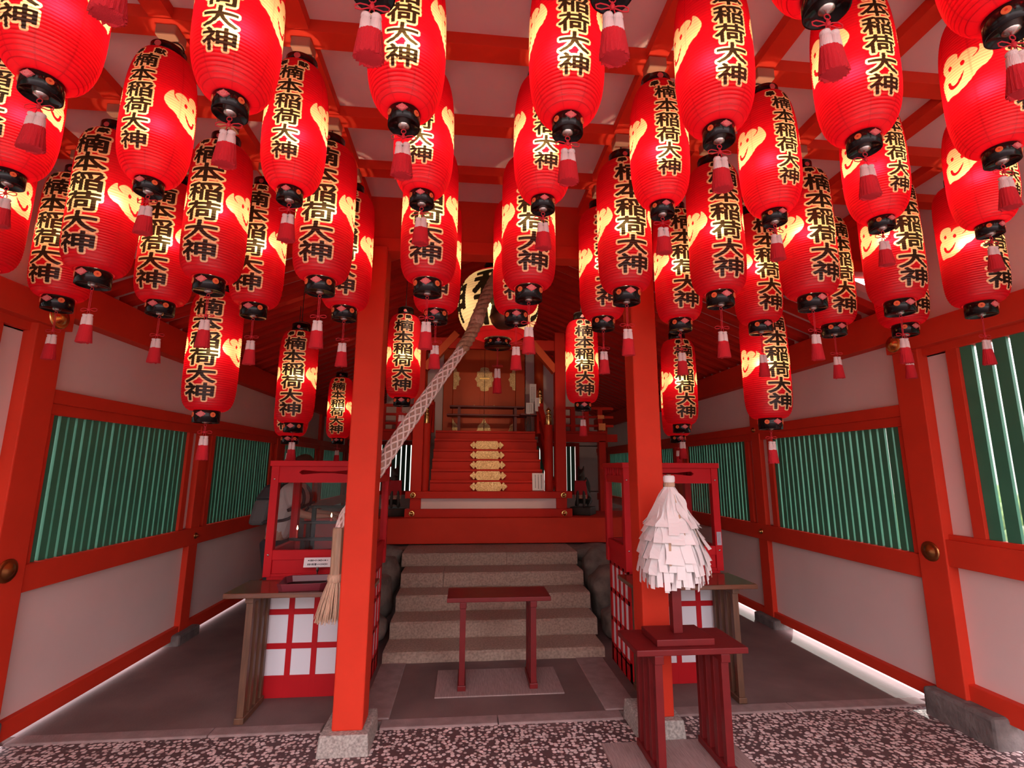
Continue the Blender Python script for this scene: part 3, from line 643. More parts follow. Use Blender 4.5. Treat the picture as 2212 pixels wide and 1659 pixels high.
# upper framing over the slim posts
trim(B(-0.80, 1.40, 6.085, 6.155, 3.02, 3.16), M['verm2'], 0.005)
for s, x in ((-1, -0.60), (1, 1.19)): trim(MB().bar((x - s * 0.05, 6.12, 2.75), (x - s * 0.45, 6.12, 3.22), 0.09, 0.12, (0, 1, 0)), M['orange']); trim(MB().bar((x + s * 0.02, 6.12, 2.95), (x + s * 0.50, 6.12, 2.62), 0.09, 0.12, (0, 1, 0)), M['verm2'])
def notice(name, loc, w, h, rx, rz, label, lines, m='paper', vertical=True, cat='notice'):
    o = empty(name, loc, rz); o.rotation_euler = (rx, 0, rz); tag(o, label, cat)
    B(-w / 2, w / 2, -0.001, 0.001, 0, h).build('sheet', M[m], o)
    ink = MB(); rnd = random.Random(name + label)
    for k in range(lines):
        if vertical:
            x = w / 2 - w * (k + 1) / (lines + 1); z = h * 0.90
            while z > h * 0.15:
                l = h * rnd.uniform(0.02, 0.05); ink.box(x - w * 0.028, x + w * 0.028, -0.0022, -0.001, z - l, z); z -= l + h * 0.02
        else:
            z = h * (1 - (k + 0.75) / (lines + 0.5)); x = -w * 0.36
            while x < w * 0.34:
                l = w * rnd.uniform(0.015, 0.045); hh = h * rnd.uniform(0.04, 0.11); ink.box(x, x + l, -0.0022, -0.001, z - hh, z + hh); x += l + w * 0.02
    ink.build('lettering', M['ink'], o); return o
notice('notice', (0.915, 6.155, 1.225), 0.155, 0.215, -0.10, 0.05, 'creased white paper notice leaning on the bottom of the red stairs', 3)
notice('notice', (0.985, 7.15, 2.30), 0.10, 0.46, 0, 0, 'tall white paper notice right of the shrine door', 2)
notice('notice', (0.90, 6.90, 2.275), 0.105, 0.16, 0, 0.2, 'small square white notice on the small dark stand', 3)
notice('notice', (1.02, 6.95, 2.32), 0.07, 0.20, 0, -0.1, 'narrow white notice between the tall notice and the right finial', 1)

# ------------------------------------------------------------------ fox statues
def fox(loc, rz, label, lab2):
    r = empty('fox_statue', loc, rz); tag(r, label, 'statue')
    B(-0.14, 0.14, -0.15, 0.15, 0, 0.10).build('pedestal', M['bronze'], r, 0.01)
    bm = bmesh.new(); V = [];
    def ch(pts, start=None):
        prev = start
        for p, rad in pts:
            v = bm.verts.new(p); V.append((v, rad))
            if prev: bm.edges.new((prev, v))
            prev = v
        return prev
    hip = ch([((0, 0.09, 0.20), 0.075)])
    chest = ch([((0, 0.02, 0.30), 0.068), ((0, -0.035, 0.385), 0.058)], hip)
    neck = ch([((0, -0.05, 0.46), 0.040)], chest)
    head = ch([((0, -0.075, 0.53), 0.042)], neck); ch([((0, -0.125, 0.515), 0.024), ((0, -0.165, 0.500), 0.013)], head)
    for s in (-1, 1):
        ch([((s * 0.028, -0.06, 0.575), 0.018), ((s * 0.036, -0.055, 0.63), 0.006)], head)
        ch([((s * 0.042, -0.075, 0.30), 0.026), ((s * 0.044, -0.095, 0.19), 0.019), ((s * 0.044, -0.095, 0.115), 0.018), ((s * 0.044, -0.125, 0.112), 0.015)], chest)
        ch([((s * 0.075, 0.06, 0.17), 0.045), ((s * 0.08, -0.01, 0.14), 0.026), ((s * 0.08, -0.05, 0.115), 0.017)], hip)
    ch([((0.0, 0.15, 0.17), 0.026), ((0.02, 0.185, 0.28), 0.045), ((0.02, 0.175, 0.40), 0.042), ((0.01, 0.14, 0.48), 0.012)], hip)
    me = bpy.data.meshes.new('fox_body'); idx = {}
    bm.verts.index_update(); rads = [rd for _, rd in V]; bm.to_mesh(me); bm.free(); me.materials.append(M['bronze'])
    o = bpy.data.objects.new('body', me); COL.objects.link(o); o.parent = r
    o.modifiers.new('skin', 'SKIN'); sv = me.skin_vertices[0].data
    for i, rd in enumerate(rads): sv[i].radius = (rd, rd); sv[i].use_root = (i == 0)
    s_ = o.modifiers.new('sub', 'SUBSURF'); s_.levels = 2; s_.render_levels = 2
    T = Matrix.Translation((0, -0.085, 0.31)) @ Matrix.Rotation(PI / 2 + 0.15, 4, 'X')
    bb = MB().prism([(-0.072, 0.13), (0.072, 0.13), (0.088, -0.06), (0.08, -0.105), (-0.08, -0.105), (-0.088, -0.06)], T, 0.012).build('bib', M['bib'], r)
    T2 = Matrix.Translation((0, -0.094, 0.31)) @ Matrix.Rotation(PI / 2 + 0.15, 4, 'X')
    MB().prism([(-0.078, -0.055), (0.078, -0.055), (0.075, -0.10), (-0.075, -0.10)], T2, 0.012).build('bib_border', M['cloth'], bb)
    MB().tube([(0.056 * math.cos(a), -0.05 + 0.056 * math.sin(a), 0.435 + 0.012 * math.sin(a)) for a in [2 * PI * k / 16 for k in range(16)]], 0.013, 6, True).build('collar', M['bib'], r)
fox((1.55, 6.45, 0.905), -0.5, 'dark bronze fox statue with red bib, right of the shrine stairs', '')
fox((-0.92, 6.35, 0.905), 0.5, 'dark bronze fox statue with red bib, left of the shrine stairs', '')
# two added fill lamps, hidden behind the beam, to brighten the dark shrine
for nm, x in (('left', -0.25), ('right', 0.80)):
    r = empty('fill_lamp', (x, 3.13, 3.02)); tag(r, 'added fill lamp on the inner side of the beam, %s one, turned to the shrine' % nm, 'lamp')
    B(-0.02, 0.02, -0.045, 0.0, -0.02, 0.02).build('bracket', M['blackm'], r)
    o = MB().lathe([(0.030, 0), (0.034, 0.02), (0.042, 0.09), (0.040, 0.09), (0.030, 0.03)], 20, caps=False).build('fill_lamp_shade', M['blackm'], r); o.rotation_euler = Vector((0.02, 1.0, -0.28)).to_track_quat('Z', 'Y').to_euler()
    ld = bpy.data.lights.new('spot', 'SPOT'); ld.energy = SHRINE_FILL; ld.color = (1.0, 0.70, 0.45); ld.spot_size = 0.95; ld.spot_blend = 0.8; ld.shadow_soft_size = 0.03
    lo = bpy.data.objects.new('spot', ld); COL.objects.link(lo); lo.parent = r; lo.location = (0, 0.10, -0.03); lo.rotation_euler = Vector((0.02, 1.0, -0.28)).to_track_quat('-Z', 'Y').to_euler()
# ------------------------------------------------------------------ tables with slatted ends
def slat_end(root, x, y0, y1, z1, m, n=4, w=0.034):
    e = empty('leg_frame', (0, 0, 0)); e.parent = root
    B(x - 0.028, x + 0.028, y0 - 0.01, y1 + 0.01, 0, 0.035).build('foot_runner', m, e, 0.004)
    B(x - 0.024, x + 0.024, y0 - 0.015, y1 + 0.015, z1 - 0.042, z1).build('top_rail', m, e, 0.004)
    for k in range(n):
        y = y0 + (y1 - y0 - w) * k / (n - 1); B(x - 0.02, x + 0.02, y, y + w, 0.03, z1 - 0.04).build('leg_slat', m, e, 0.002)
def slat_table(name, label, x0, x1, y0, y1, z0, z, m, legs, ly0, ly1, lm=None, th=0.03):
    cx_, cy_ = (x0 + x1) / 2, (y0 + y1) / 2
    r = empty(name, (cx_, cy_, z0)); tag(r, label, 'table')
    B(x0 - cx_, x1 - cx_, y0 - cy_, y1 - cy_, z - th - z0, z - z0).build('tabletop', m, r, 0.004)
    for x in legs: slat_end(r, x - cx_, ly0 - cy_, ly1 - cy_, z - th - z0, lm or m)
    return r
slat_table('side_table', 'brown lacquered side table before the left cabinet, holding a tray', -1.43, -0.575, 3.20, 3.565, 0.008, 0.752, M['brown'], (-1.30, -0.70), 3.275, 3.555, M['brownleg'])
slat_table('side_table', 'brown lacquered side table before the right cabinet, holding a tray', 1.10, 1.935, 3.20, 3.565, 0.008, 0.752, M['brown'], (1.215, 1.815), 3.275, 3.555, M['brownleg'])
slat_table('low_table', 'low maroon table standing alone at the foot of the stone steps', -0.112, 0.615, 3.56, 3.86, 0.016, 0.612, M['maroon'], (0.0, 0.492), 3.58, 3.85)
slat_table('low_table', 'maroon table at the front right, carrying the white paper streamers', 0.873, 1.462, 2.545, 2.865, 0.014, 0.600, M['maroon'], (0.990, 1.340), 2.565, 2.855)
tag(B(-0.175, 0.690, 3.50, 3.93, 0.010, 0.018).build('floor_mat', M['mat']), 'thin woven mat under the low maroon table by the steps', 'mat')
tag(B(0.772, 1.50, 2.0, 2.89, 0.0, 0.014).build('floor_mat', M['mat']), 'wide woven mat under the maroon table at the front right', 'mat')

# ------------------------------------------------------------------ glazed candle cabinets
def cabinet(x0, x1, y0, y1, nm, inner):
    cx_ = (x0 + x1) / 2; hw = (x1 - x0) / 2; D = y1 - y0
    r = empty('candle_cabinet', (cx_, y0, 0.008)); tag(r, 'crimson candle cabinet with glass panes and paper lattice base, %s of the stone steps' % nm, 'cabinet')
    c = M['crim']; hb = hw - 0.025
    lo = MB()
    lo.box(-hb, hb, 0.0105, 0.034, 0.0, 0.135)
    for k in range(5): x = -hb + (2 * hb - 0.035) * k / 4; lo.box(x, x + 0.035, 0.010, 0.034, 0.0, 0.76)
    for z in (0.298, 0.512, 0.725): lo.box(-hb, hb, 0.012, 0.032, z, z + 0.035)
    for s in (-1, 1):
        a, b = sorted((s * hb, s * (hb - 0.022)))
        lo.box(a, b, 0.03, D - 0.02, 0.0, 0.115)
        for k in range(5): y = 0.03 + (D - 0.09) * k / 4; lo.box(a, b, y, y + 0.035, 0, 0.76)
        for z in (0.10, 0.298, 0.512, 0.725): lo.box(a, b, 0.03, D - 0.02, z, z + 0.035)
    lo.box(-hb, hb, D - 0.03, D - 0.012, 0, 0.76)
    base = lo.build('lattice_base', c, r, 0.002)
    MB().box(-hb + 0.02, hb - 0.02, 0.019, 0.022, 0.05, 0.74).box(-hb + 0.007, -hb + 0.010, 0.036, D - 0.04, 0.05, 0.74).box(hb - 0.010, hb - 0.007, 0.036, D - 0.04, 0.05, 0.74).build('paper_backing', M['shoji'], base)
    fr = MB()
    for x in (-hw, hw - 0.052):
        for y in (0, D - 0.052): fr.box(x, x + 0.052, y, y + 0.052, 0.755, 1.50)
    for y in (0.006, D - 0.046):
        fr.box(-hw + 0.05, hw - 0.05, y, y + 0.040, 0.865, 0.930)
        fr.box(-hw + 0.05, hw - 0.05, y, y + 0.040, 0.755, 0.775); fr.box(-hw + 0.05, hw - 0.05, y + 0.012, y + 0.03, 0.77, 0.87)
    for x in (-hw + 0.006, hw - 0.046):
        fr.box(x, x + 0.040, 0.05, D - 0.05, 0.865, 0.930); fr.box(x + 0.01, x + 0.03, 0.05, D - 0.05, 0.755, 0.87); fr.box(x, x + 0.04, 0.05, D - 0.05, 1.385, 1.44)
        for k in range(7):
            y = 0.06 + (D - 0.14) * k / 6; fr.box(x + 0.008, x + 0.03, y, y + 0.035, 1.43, 1.50)
    fr.box(-hw + 0.05, hw - 0.05, D - 0.042, D - 0.006, 1.385, 1.50)
    fr.build('frame', c, r, 0.003)
    MB().box(-hw + 0.02, hw - 0.02, 0.02, D - 0.02, 0.755, 0.775).build('cabinet_floor', M['shelf'], r)
    # head board with a long waisted slot
    T = Matrix.Translation((0, 0.040, 1.385)) @ Matrix.Rotation(PI / 2, 4, 'X')
    L_, z_ = 0.185, 0.072
    slot = [(-L_, z_), (-L_ + 0.02, z_ + 0.016), (-L_ + 0.05, z_ + 0.014), (-0.05, z_ + 0.006), (0.05, z_ + 0.006), (L_ - 0.05, z_ + 0.014), (L_ - 0.02, z_ + 0.016), (L_, z_)]
    lowr = [(x, 2 * z_ - y) for x, y in slot]
    xx = hw - 0.05
    hbd = MB()
    up = [(-xx, z_)] + slot + [(xx, z_), (xx, 0.115), (-xx, 0.115)]; dn = [(-xx, 0.0), (xx, 0.0), (xx, z_)] + lowr[::-1] + [(-xx, z_)]
    hbd.prism(up, T, 0.030); hbd.prism(dn, T, 0.030)
    hbd.build('head_board', c, r)
    B(-hw - 0.008, hw + 0.008, -0.012, D + 0.012, 1.498, 1.538).build('cap_board', c, r, 0.004)
    g = MB()
    g.box(-hw + 0.05, hw - 0.05, 0.020, 0.024, 0.925, 1.39)
    for x in (-hw + 0.022, hw - 0.026): g.box(x, x + 0.004, 0.05, D - 0.05, 0.925, 1.39)
    g.build('glass_pane', M['glass'], r)
    for x in (-hw + 0.026, hw - 0.026):
        for z in (0.90, 1.41): MB().lathe([(0.008, 0), (0.007, 0.003), (0.001, 0.005)], 10).build('screw', M['steel'], r).matrix_local = Matrix.Translation((x, 0.0, z)) @ Matrix.Rotation(PI / 2, 4, 'X')
    # stepped candle rack inside: a thing of its own
    k = empty('candle_rack', (cx_, y0, 0.79)); tag(k, 'black three-step candle rack inside the %s cabinet' % nm, 'rack')
    for j, (y, z, a) in enumerate(((0.14, 0.19, 0.27), (0.25, 0.295, 0.24), (0.36, 0.40, 0.215))):
        T = Matrix.Translation((0, y + 0.02, z)) @ Matrix.Rotation(0, 4, 'X')
        MB().prism([(-a, 0.0), (-a + 0.05, -0.032), (a - 0.05, -0.032), (a, 0.0), (a - 0.05, 0.032), (-a + 0.05, 0.032)], T, 0.018).build('shelf', M['shelf'], k, 0.004)
        for s in (-1, 1): B(s * 0.17 - 0.014, s * 0.17 + 0.014, y + 0.006, y + 0.034, 0.0, z).build('rack_leg', M['shelf'], k)
    return r
cabinet(-1.36, -0.62, 3.585, 4.10, 'left', 1); cabinet(1.17, 1.91, 3.575, 4.09, 'right', -1)
def candle(x, y, z, h, label, lit):
    r = empty('candle', (x, y, z)); tag(r, label, 'candle')
    MB().lathe([(0.009, 0), (0.009, 0.004), (0.0055, 0.006), (0.005, h)], 12).build('wax_stick', M['candle'], r)
    MB().tube([(0, 0, h), (0.001, 0, h + 0.008)], 0.0008, 6).build('wick', M['ink'], r)
    if lit: MB().lathe([(0.0006, 0), (0.0045, 0.006), (0.0055, 0.011), (0.003, 0.021), (0.0004, 0.032)], 12, (0, 0, h + 0.004)).build('flame', M['flame'], r)
candle(-1.205, 3.745, 0.999, 0.050, 'lit red candle at the left end of the lowest shelf in the left cabinet', True)
candle(-1.00, 3.855, 1.104, 0.022, 'short lit candle stub on the middle shelf of the left cabinet', True)
candle(-0.915, 3.965, 1.209, 0.040, 'lit red candle on the top shelf of the left cabinet', True)
candle(-0.835, 3.965, 1.209, 0.050, 'lit candle next to the post on the top shelf of the left cabinet', True)
candle(1.36, 3.955, 1.199, 0.03, 'lit candle on the top shelf of the right cabinet', True)
candle(1.33, 3.735, 0.989, 0.03, 'lit candle at the left end of the lowest shelf in the right cabinet', True)

# ------------------------------------------------------------------ trays on the side tables
def tray(x, y, z, rz, nm):
    r = empty('tray', (x, y, z), rz); tag(r, 'purple lidless tray of coins on the %s side table' % nm, 'tray')
    poly = [(-0.145, -0.115), (-0.115, -0.135), (0.115, -0.135), (0.145, -0.115), (0.155, 0.09), (0.125, 0.135), (-0.125, 0.135), (-0.155, 0.09)]
    mb = MB(); n = len(poly)
    sc = lambda k, zz: [(a * k, b * k, zz) for a, b in poly]
    vs = sc(0.92, 0) + sc(1.0, 0.045) + sc(0.93, 0.045) + sc(0.86, 0.006)
    fs = [tuple(range(n - 1, -1, -1)), tuple(range(3 * n, 4 * n))]
    for q in range(3): fs += [(q * n + i, q * n + (i + 1) % n, (q + 1) * n + (i + 1) % n, (q + 1) * n + i) for i in range(n)]
    mb.add(vs, fs).build('tray_shell', M['plum'], r, 0.002)
    mb = MB().prism([(a * 0.84, b * 0.84) for a, b in poly], Matrix.Translation((0, 0, 0.0062)), 0.002); mb.build('tray_lining', M['shelf'], r)
    for k, (cx_, cy_) in enumerate(((-0.06, -0.03), (-0.035, -0.045), (-0.02, 0.0), (-0.07, -0.055), (-0.045, -0.01), (0.0, -0.03))):
        o = MB().lathe([(0.0115, 0), (0.012, 0.001), (0.0115, 0.002)], 16).build('coin', M['coin']); o.location = r.matrix_basis @ Vector((cx_, cy_, 0.0085 + 0.0003 * k))
        tag(o, 'silver coin lying in the purple tray on the %s side table' % nm, 'coin', 'coins in the %s tray' % nm)
    o = B(-0.022, 0.022, -0.016, 0.016, 0, 0.012).build('paper_packet', M['paper']); o.location = r.matrix_basis @ Vector((0.055, -0.035, 0.0085)); o.rotation_euler.z = rz + 0.3
    tag(o, 'small folded white paper in the %s purple tray' % nm, 'packet')
tray(-1.00, 3.355, 0.752, 0.08, 'left'); tray(1.43, 3.355, 0.752, -0.10, 'right')
r = empty('card_clip', (-0.985, 3.535, 0.752)); tag(r, 'clear clip stand holding the written card on the left side table', 'clip')
MB().lathe([(0.018, 0), (0.018, 0.004), (0.004, 0.008), (0.004, 0.05), (0.010, 0.06), (0.010, 0.085)], 12).build('clip_stem', M['steel'], r)
notice('card', (-0.985, 3.53, 0.835), 0.185, 0.062, -0.25, 0.04, 'handwritten pale pink card on a clip above the left tray', 2, 'paper', False, 'card')
notice('sticker', (1.885, 3.571, 0.945), 0.034, 0.095, 0, 0, 'small grey sticker on the right post of the right cabinet', 2, 'sticker', True, 'sticker')

# ------------------------------------------------------------------ white paper streamers on their stand
g = empty('paper_wand', (1.150, 2.70, 0.600)); tag(g, 'purification wand of white paper streamers upright in a maroon stand', 'wand')
MB().box(-0.155, 0.155, -0.115, 0.115, 0, 0.034).build('stand_base', M['maroon'], g, 0.004)
B(-0.026, 0.026, -0.026, 0.026, 0.034, 0.42).build('stand_post', M['maroon'], g, 0.003)
MB().tube([(0, 0, 0.42), (0, 0, 0.87)], 0.012, 10).build('wand_stick', M['wood'], g)
MB().lathe([(0.030, 0.825), (0.034, 0.832), (0.034, 0.856), (0.028, 0.864)], 8).build('tip_knob', M['paper'], g, 0.003)
MB().lathe([(0.026, 0.80), (0.031, 0.806), (0.031, 0.822), (0.027, 0.826)], 16).build('cord_binding', M['hemp'], g)
rnd = random.Random(3); sm = MB(); hm = MB()
def dome(t):   # t 0 at the binding .. 1 at the hem
    return 0.022 + 0.165 * (1 - (1 - min(t, 1)) ** 1.7)
def ribbon(mb, ang, t1, wd, r_off, flare, z_top=0.80, z_len=0.50, wob=0.0):
    n = 12; c = math.cos(ang); s = math.sin(ang); vs = []
    for i in range(n + 1):
        t = t1 * i / n; rr = dome(t) * r_off + flare * max(0, (i / n - 0.72)) ** 1.3 * 2.2; z = z_top - z_len * t
        a2 = wob * math.sin(i * 0.9 + ang * 7) * 0.012; hw_ = wd * (0.35 + 0.65 * min(1, i / 5)) / 2
        tw = 0.25 * math.sin(ang * 5 + i * 0.3)
        for q in (-1, 1): vs.append((rr * c - s * (q * hw_ + a2) + c * q * hw_ * tw, rr * s + c * (q * hw_ + a2) + s * q * hw_ * tw, z))
    mb.add(vs, [(2 * i, 2 * i + 1, 2 * i + 3, 2 * i + 2) for i in range(n)])
for tier, (t1, nn, wd, ro, fl) in enumerate(((0.44, 16, 0.064, 1.06, 0.060), (0.60, 18, 0.062, 1.04, 0.052), (0.76, 20, 0.058, 1.02, 0.045), (0.88, 26, 0.045, 0.98, 0.03), (1.0, 34, 0.026, 0.93, 0.015), (1.04, 26, 0.024, 0.78, 0.0), (1.03, 18, 0.024, 0.55, 0.0))):
    for k in range(nn):
        ribbon(sm, 2 * PI * (k + rnd.uniform(-0.25, 0.25)) / nn + tier * 0.37, t1 + rnd.uniform(-0.045, 0.05), wd * rnd.uniform(0.8, 1.15), ro * rnd.uniform(0.96, 1.03), fl * rnd.uniform(0.5, 1.3), wob=rnd.uniform(0, 1))
o = sm.build('paper_streamers', M['paper'], g)
so = o.modifiers.new('solid', 'SOLIDIFY'); so.thickness = 0.0006
for k in range(14): ribbon(hm, rnd.uniform(0, 2 * PI), rnd.uniform(0.5, 0.95), 0.012, 1.05, 0.0)
o = hm.build('hemp_strips', M['hemp'], g); so = o.modifiers.new('solid', 'SOLIDIFY'); so.thickness = 0.0008

# ------------------------------------------------------------------ bell and its rope
b = empty('bell', (0.285, 3.72, 2.60)); tag(b, 'dark bronze bell hanging behind the lanterns above the long rope', 'bell')
MB().lathe([(0.020, 0.0), (0.075, 0.012), (0.108, 0.05), (0.118, 0.085), (0.125, 0.098), (0.118, 0.110), (0.112, 0.16), (0.085, 0.20), (0.030, 0.222), (0.02, 0.25)], 28).build('bell_body', M['bell'], b)
MB().tube([(0, 0, 0.24), (0, 0, 1.0)], 0.012, 8).build('hanging_cord', M['hempdark'], b)
r = empty('bell_rope', (-0.74, 3.03, 0.64)); tag(r, 'long bell rope with white net, drawn to the left post, straw tail', 'rope')
off = Vector((-0.74, 3.03, 0.64))
def spline(pts, n):
    out = []; P = [Vector(p) for p in pts]; P = [2 * P[0] - P[1]] + P + [2 * P[-1] - P[-2]]
    for i in range(1, len(P) - 2):
        for j in range(n):
            t = j / n; a, b_, c, d = P[i - 1:i + 3]
            out.append(0.5 * (2 * b_ + (c - a) * t + (2 * a - 5 * b_ + 4 * c - d) * t * t + (3 * b_ - a - 3 * c + d) * t ** 3))
    out.append(P[-2]); return out
path = [p - off for p in spline([(0.285, 3.72, 3.25), (0.215, 3.71, 3.05), (0.120, 3.68, 2.82), (0.0, 3.60, 2.48), (-0.24, 3.42, 2.06), (-0.45, 3.26, 1.69), (-0.575, 3.165, 1.45), (-0.655, 3.145, 1.33), (-0.722, 3.09, 1.22), (-0.738, 3.04, 1.14)], 16)]
k0 = 52
def helix(mb, pts, radii, n, turns, r, ph, sgn):
    prev = None; out = []
    m = len(pts)
    for i in range(m):
        d = (pts[min(i + 1, m - 1)] - pts[max(i - 1, 0)]).normalized(); x = d.cross(Vector((0, 1, 0.2))).normalized() if prev is None else (prev - d * prev.dot(d)).normalized(); prev = x; y = d.cross(x)
        t = ph + sgn * 2 * PI * turns * i / m; out.append(pts[i] + x * radii[i] * math.cos(t) + y * radii[i] * math.sin(t))
    mb.tube(out, r, n)
def resample(pts, n):
    L_ = [0]
    for a, c in zip(pts, pts[1:]): L_.append(L_[-1] + (c - a).length)
    out = []; j = 0
    for i in range(n):
        s = L_[-1] * i / (n - 1)
        while j < len(L_) - 2 and L_[j + 1] < s: j += 1
        q = (s - L_[j]) / max(1e-9, L_[j + 1] - L_[j]); out.append(pts[j].lerp(pts[j + 1], q))
    return out
up_ = resample(path[:k0 + 1], 90); ur = [0.030 + 0.012 * min(1, i / 30) + 0.010 * math.exp(-((i - 62) / 9.0) ** 2) for i in range(90)]
tw = MB()
for k in range(3): helix(tw, up_, [q * 0.55 for q in ur], 8, 7, 0.027, 2 * PI * k / 3, 1)
tw.build('twisted_rope', M['hempdark'], r)
wr = MB(); wr.tube([up_[i] for i in range(56, 68)], 0.05, 14, radii=[0.044 + 0.012 * math.sin(PI * (i - 56) / 11) for i in range(56, 68)]); wr.build('rope_binding', M['hemp'], r)
dn = resample(path[k0:], 170); dr_ = [0.031 + 0.009 * min(1, i / 60) - 0.020 * max(0, (i - 115) / 55) for i in range(170)]
core = MB().tube(dn, 0.04, 14, radii=[q * 0.86 for q in dr_]).build('netted_rope', M['netcore'], r)
net = MB()
for k in range(5):
    helix(net, dn, dr_, 6, 4.2, 0.0072, 2 * PI * k / 5, 1); helix(net, dn, dr_, 6, 4.2, 0.0072, 2 * PI * k / 5 + 0.3, -1)
net.build('net', M['net'], core)
MB().lathe([(0.036, 0.245), (0.034, 0.262), (0.034, 0.50), (0.030, 0.51)], 8, (0.0, 0, 0), smooth=False).build('wooden_grip', M['wood'], r)
MB().lathe([(0.034, 0.205), (0.043, 0.212), (0.046, 0.230), (0.043, 0.246), (0.036, 0.252)], 20).build('tail_knot', M['hemp'], r)
tl = MB(); rnd = random.Random(5)
for k in range(190):
    a = rnd.uniform(0, 2 * PI); q = math.sqrt(rnd.random()); ln = rnd.uniform(0.19, 0.225)
    P = []
    for i in range(6):
        t = i / 5; rr = q * (0.038 + 0.050 * t ** 0.8); P.append((rr * math.cos(a) + rnd.uniform(-1, 1) * 0.003 * t - 0.016 * t, rr * math.sin(a) + rnd.uniform(-1, 1) * 0.003 * t, 0.212 - ln * t))
    tl.tube(P, 0.004, 5, radii=[0.0035, 0.004, 0.004, 0.004, 0.0035, 0.002])
tl.build('straw_tail', M['hemp'], r)

# ------------------------------------------------------------------ the visitor behind the left cabinet
pr = empty('person', (-1.78, 4.93, 0.008)); tag(pr, 'person in a white short-sleeved shirt with a grey backpack, reaching toward candles', 'person')
def skin_mesh(name, chains, m, parent, lv=2):
    """chains: list of (points with radii, start key); every point may carry a key"""
    bm = bmesh.new(); keys = {}; rad = []
    for start, pts in chains:
        prev = keys.get(start)
        for p, rr, key in pts:
            v = bm.verts.new(p); rad.append(rr)
            if key: keys[key] = v
            if prev: bm.edges.new((prev, v))
            prev = v
    me = bpy.data.meshes.new(name); bm.to_mesh(me); bm.free(); me.materials.append(m)
    o = bpy.data.objects.new(name, me); COL.objects.link(o); o.parent = parent
    o.modifiers.new('skin', 'SKIN')
    for i, rr in enumerate(rad):
        a, c = rr if isinstance(rr, tuple) else (rr, rr)
        me.skin_vertices[0].data[i].radius = (a, c); me.skin_vertices[0].data[i].use_root = (i == 0)
    for p in me.polygons: p.use_smooth = True
    s_ = o.modifiers.new('sub', 'SUBSURF'); s_.levels = lv; s_.render_levels = lv
    return o
def P_(x, y, z): return (x, y, z)
# local: facing +x, origin between the feet
chains = [(None, [((0.0, 0, 0.86), (0.13, 0.10), 'pelvis'), ((0.05, 0, 1.0), (0.125, 0.095), None), ((0.11, 0, 1.17), (0.14, 0.10), 'chest'), ((0.145, 0, 1.29), (0.10, 0.075), 'up'), ((0.165, 0, 1.36), 0.048, 'neck'), ((0.18, 0, 1.41), 0.045, 'nk2')])]
for s, k in ((-1, 'r'), (1, 'l')):
    chains.append(('up', [((0.155, s * 0.155, 1.275), 0.055, None), ((0.235, s * 0.19, 1.08), 0.042, None), ((0.36, s * 0.15, 1.04), 0.034, None), ((0.44, s * 0.12, 1.045), 0.024, k + 'w'), ((0.475, s * 0.115, 1.045), (0.034, 0.020), k + 'p'), ((0.505, s * 0.112, 1.04), (0.036, 0.018), k + 'k')]))
    chains.append(('pelvis', [((0.0, s * 0.09, 0.80), 0.085, None), ((0.035, s * 0.095, 0.45), 0.058, None), ((0.0, s * 0.095, 0.10), 0.040, None), ((0.01, s * 0.095, 0.045), 0.042, None), ((0.13, s * 0.10, 0.03), 0.030, None)]))
    for q, (dy, ln) in enumerate(((-0.027, 0.055), (-0.009, 0.065), (0.009, 0.060), (0.027, 0.045))):
        chains.append((k + 'k', [((0.515, s * 0.112 + dy, 1.04), 0.0095, None), ((0.535, s * 0.112 + dy * 1.1, 1.035), 0.009, None), ((0.515 + ln * 0.85, s * 0.112 + dy * 1.1, 1.018), 0.008, None), ((0.515 + ln, s * 0.112 + dy, 1.004), 0.0065, None)]))
    chains.append((k + 'p', [((0.485, s * 0.112 - s * 0.036, 1.035), 0.011, None), ((0.515, s * 0.112 - s * 0.052, 1.025), 0.009, None), ((0.54, s * 0.112 - s * 0.050, 1.015), 0.007, None)]))
skin_mesh('body', chains, M['skin'], pr)
# head as a shaped surface with a face
bm = bmesh.new(); bmesh.ops.create_uvsphere(bm, u_segments=28, v_segments=20, radius=1.0)
for v in bm.verts:
    x, y, z = v.co; fx = 0.094 * x; fy = 0.074 * y; fz = 0.112 * z
    if z < 0: fy *= 1 + 0.22 * z; fx *= 1 + 0.10 * z
    if x > 0.3:
        fx += 0.020 * math.exp(-((y / 0.16) ** 2 + ((z + 0.12) / 0.16) ** 2)) + 0.008 * math.exp(-((y / 0.35) ** 2 + ((z + 0.50) / 0.10) ** 2)) + 0.008 * math.exp(-((y / 0.35) ** 2 + ((z + 0.85) / 0.16) ** 2))
        fx -= 0.010 * (math.exp(-(((y - 0.42) / 0.17) ** 2 + ((z - 0.08) / 0.12) ** 2)) + math.exp(-(((y + 0.42) / 0.17) ** 2 + ((z - 0.08) / 0.12) ** 2)))
    v.co = (fx, fy, fz)
me = bpy.data.meshes.new('head'); bm.to_mesh(me); bm.free(); me.materials.append(M['skin'])
for p in me.polygons: p.use_smooth = True
hd_ = bpy.data.objects.new('head', me); COL.objects.link(hd_); hd_.parent = pr; hd_.location = (0.20, 0, 1.495); hd_.rotation_euler = (0, 0.45, 0)
for s in (-1, 1):
    MB().sphere((0.080, s * 0.031, 0.012), 0.011, 0.012, 0.010, 12, 8).build('eye', M['ink'], hd_)
    MB().sphere((-0.005, s * 0.074, -0.005), 0.018, 0.009, 0.030, 12, 8).build('ear', M['skin'], hd_)
MB().sphere((0.093, 0, -0.060), 0.008, 0.024, 0.006, 12, 8).build('mouth', M['bib'], hd_)
hb_ = MB()
vs = []; fs = []; nu, nv = 28, 12
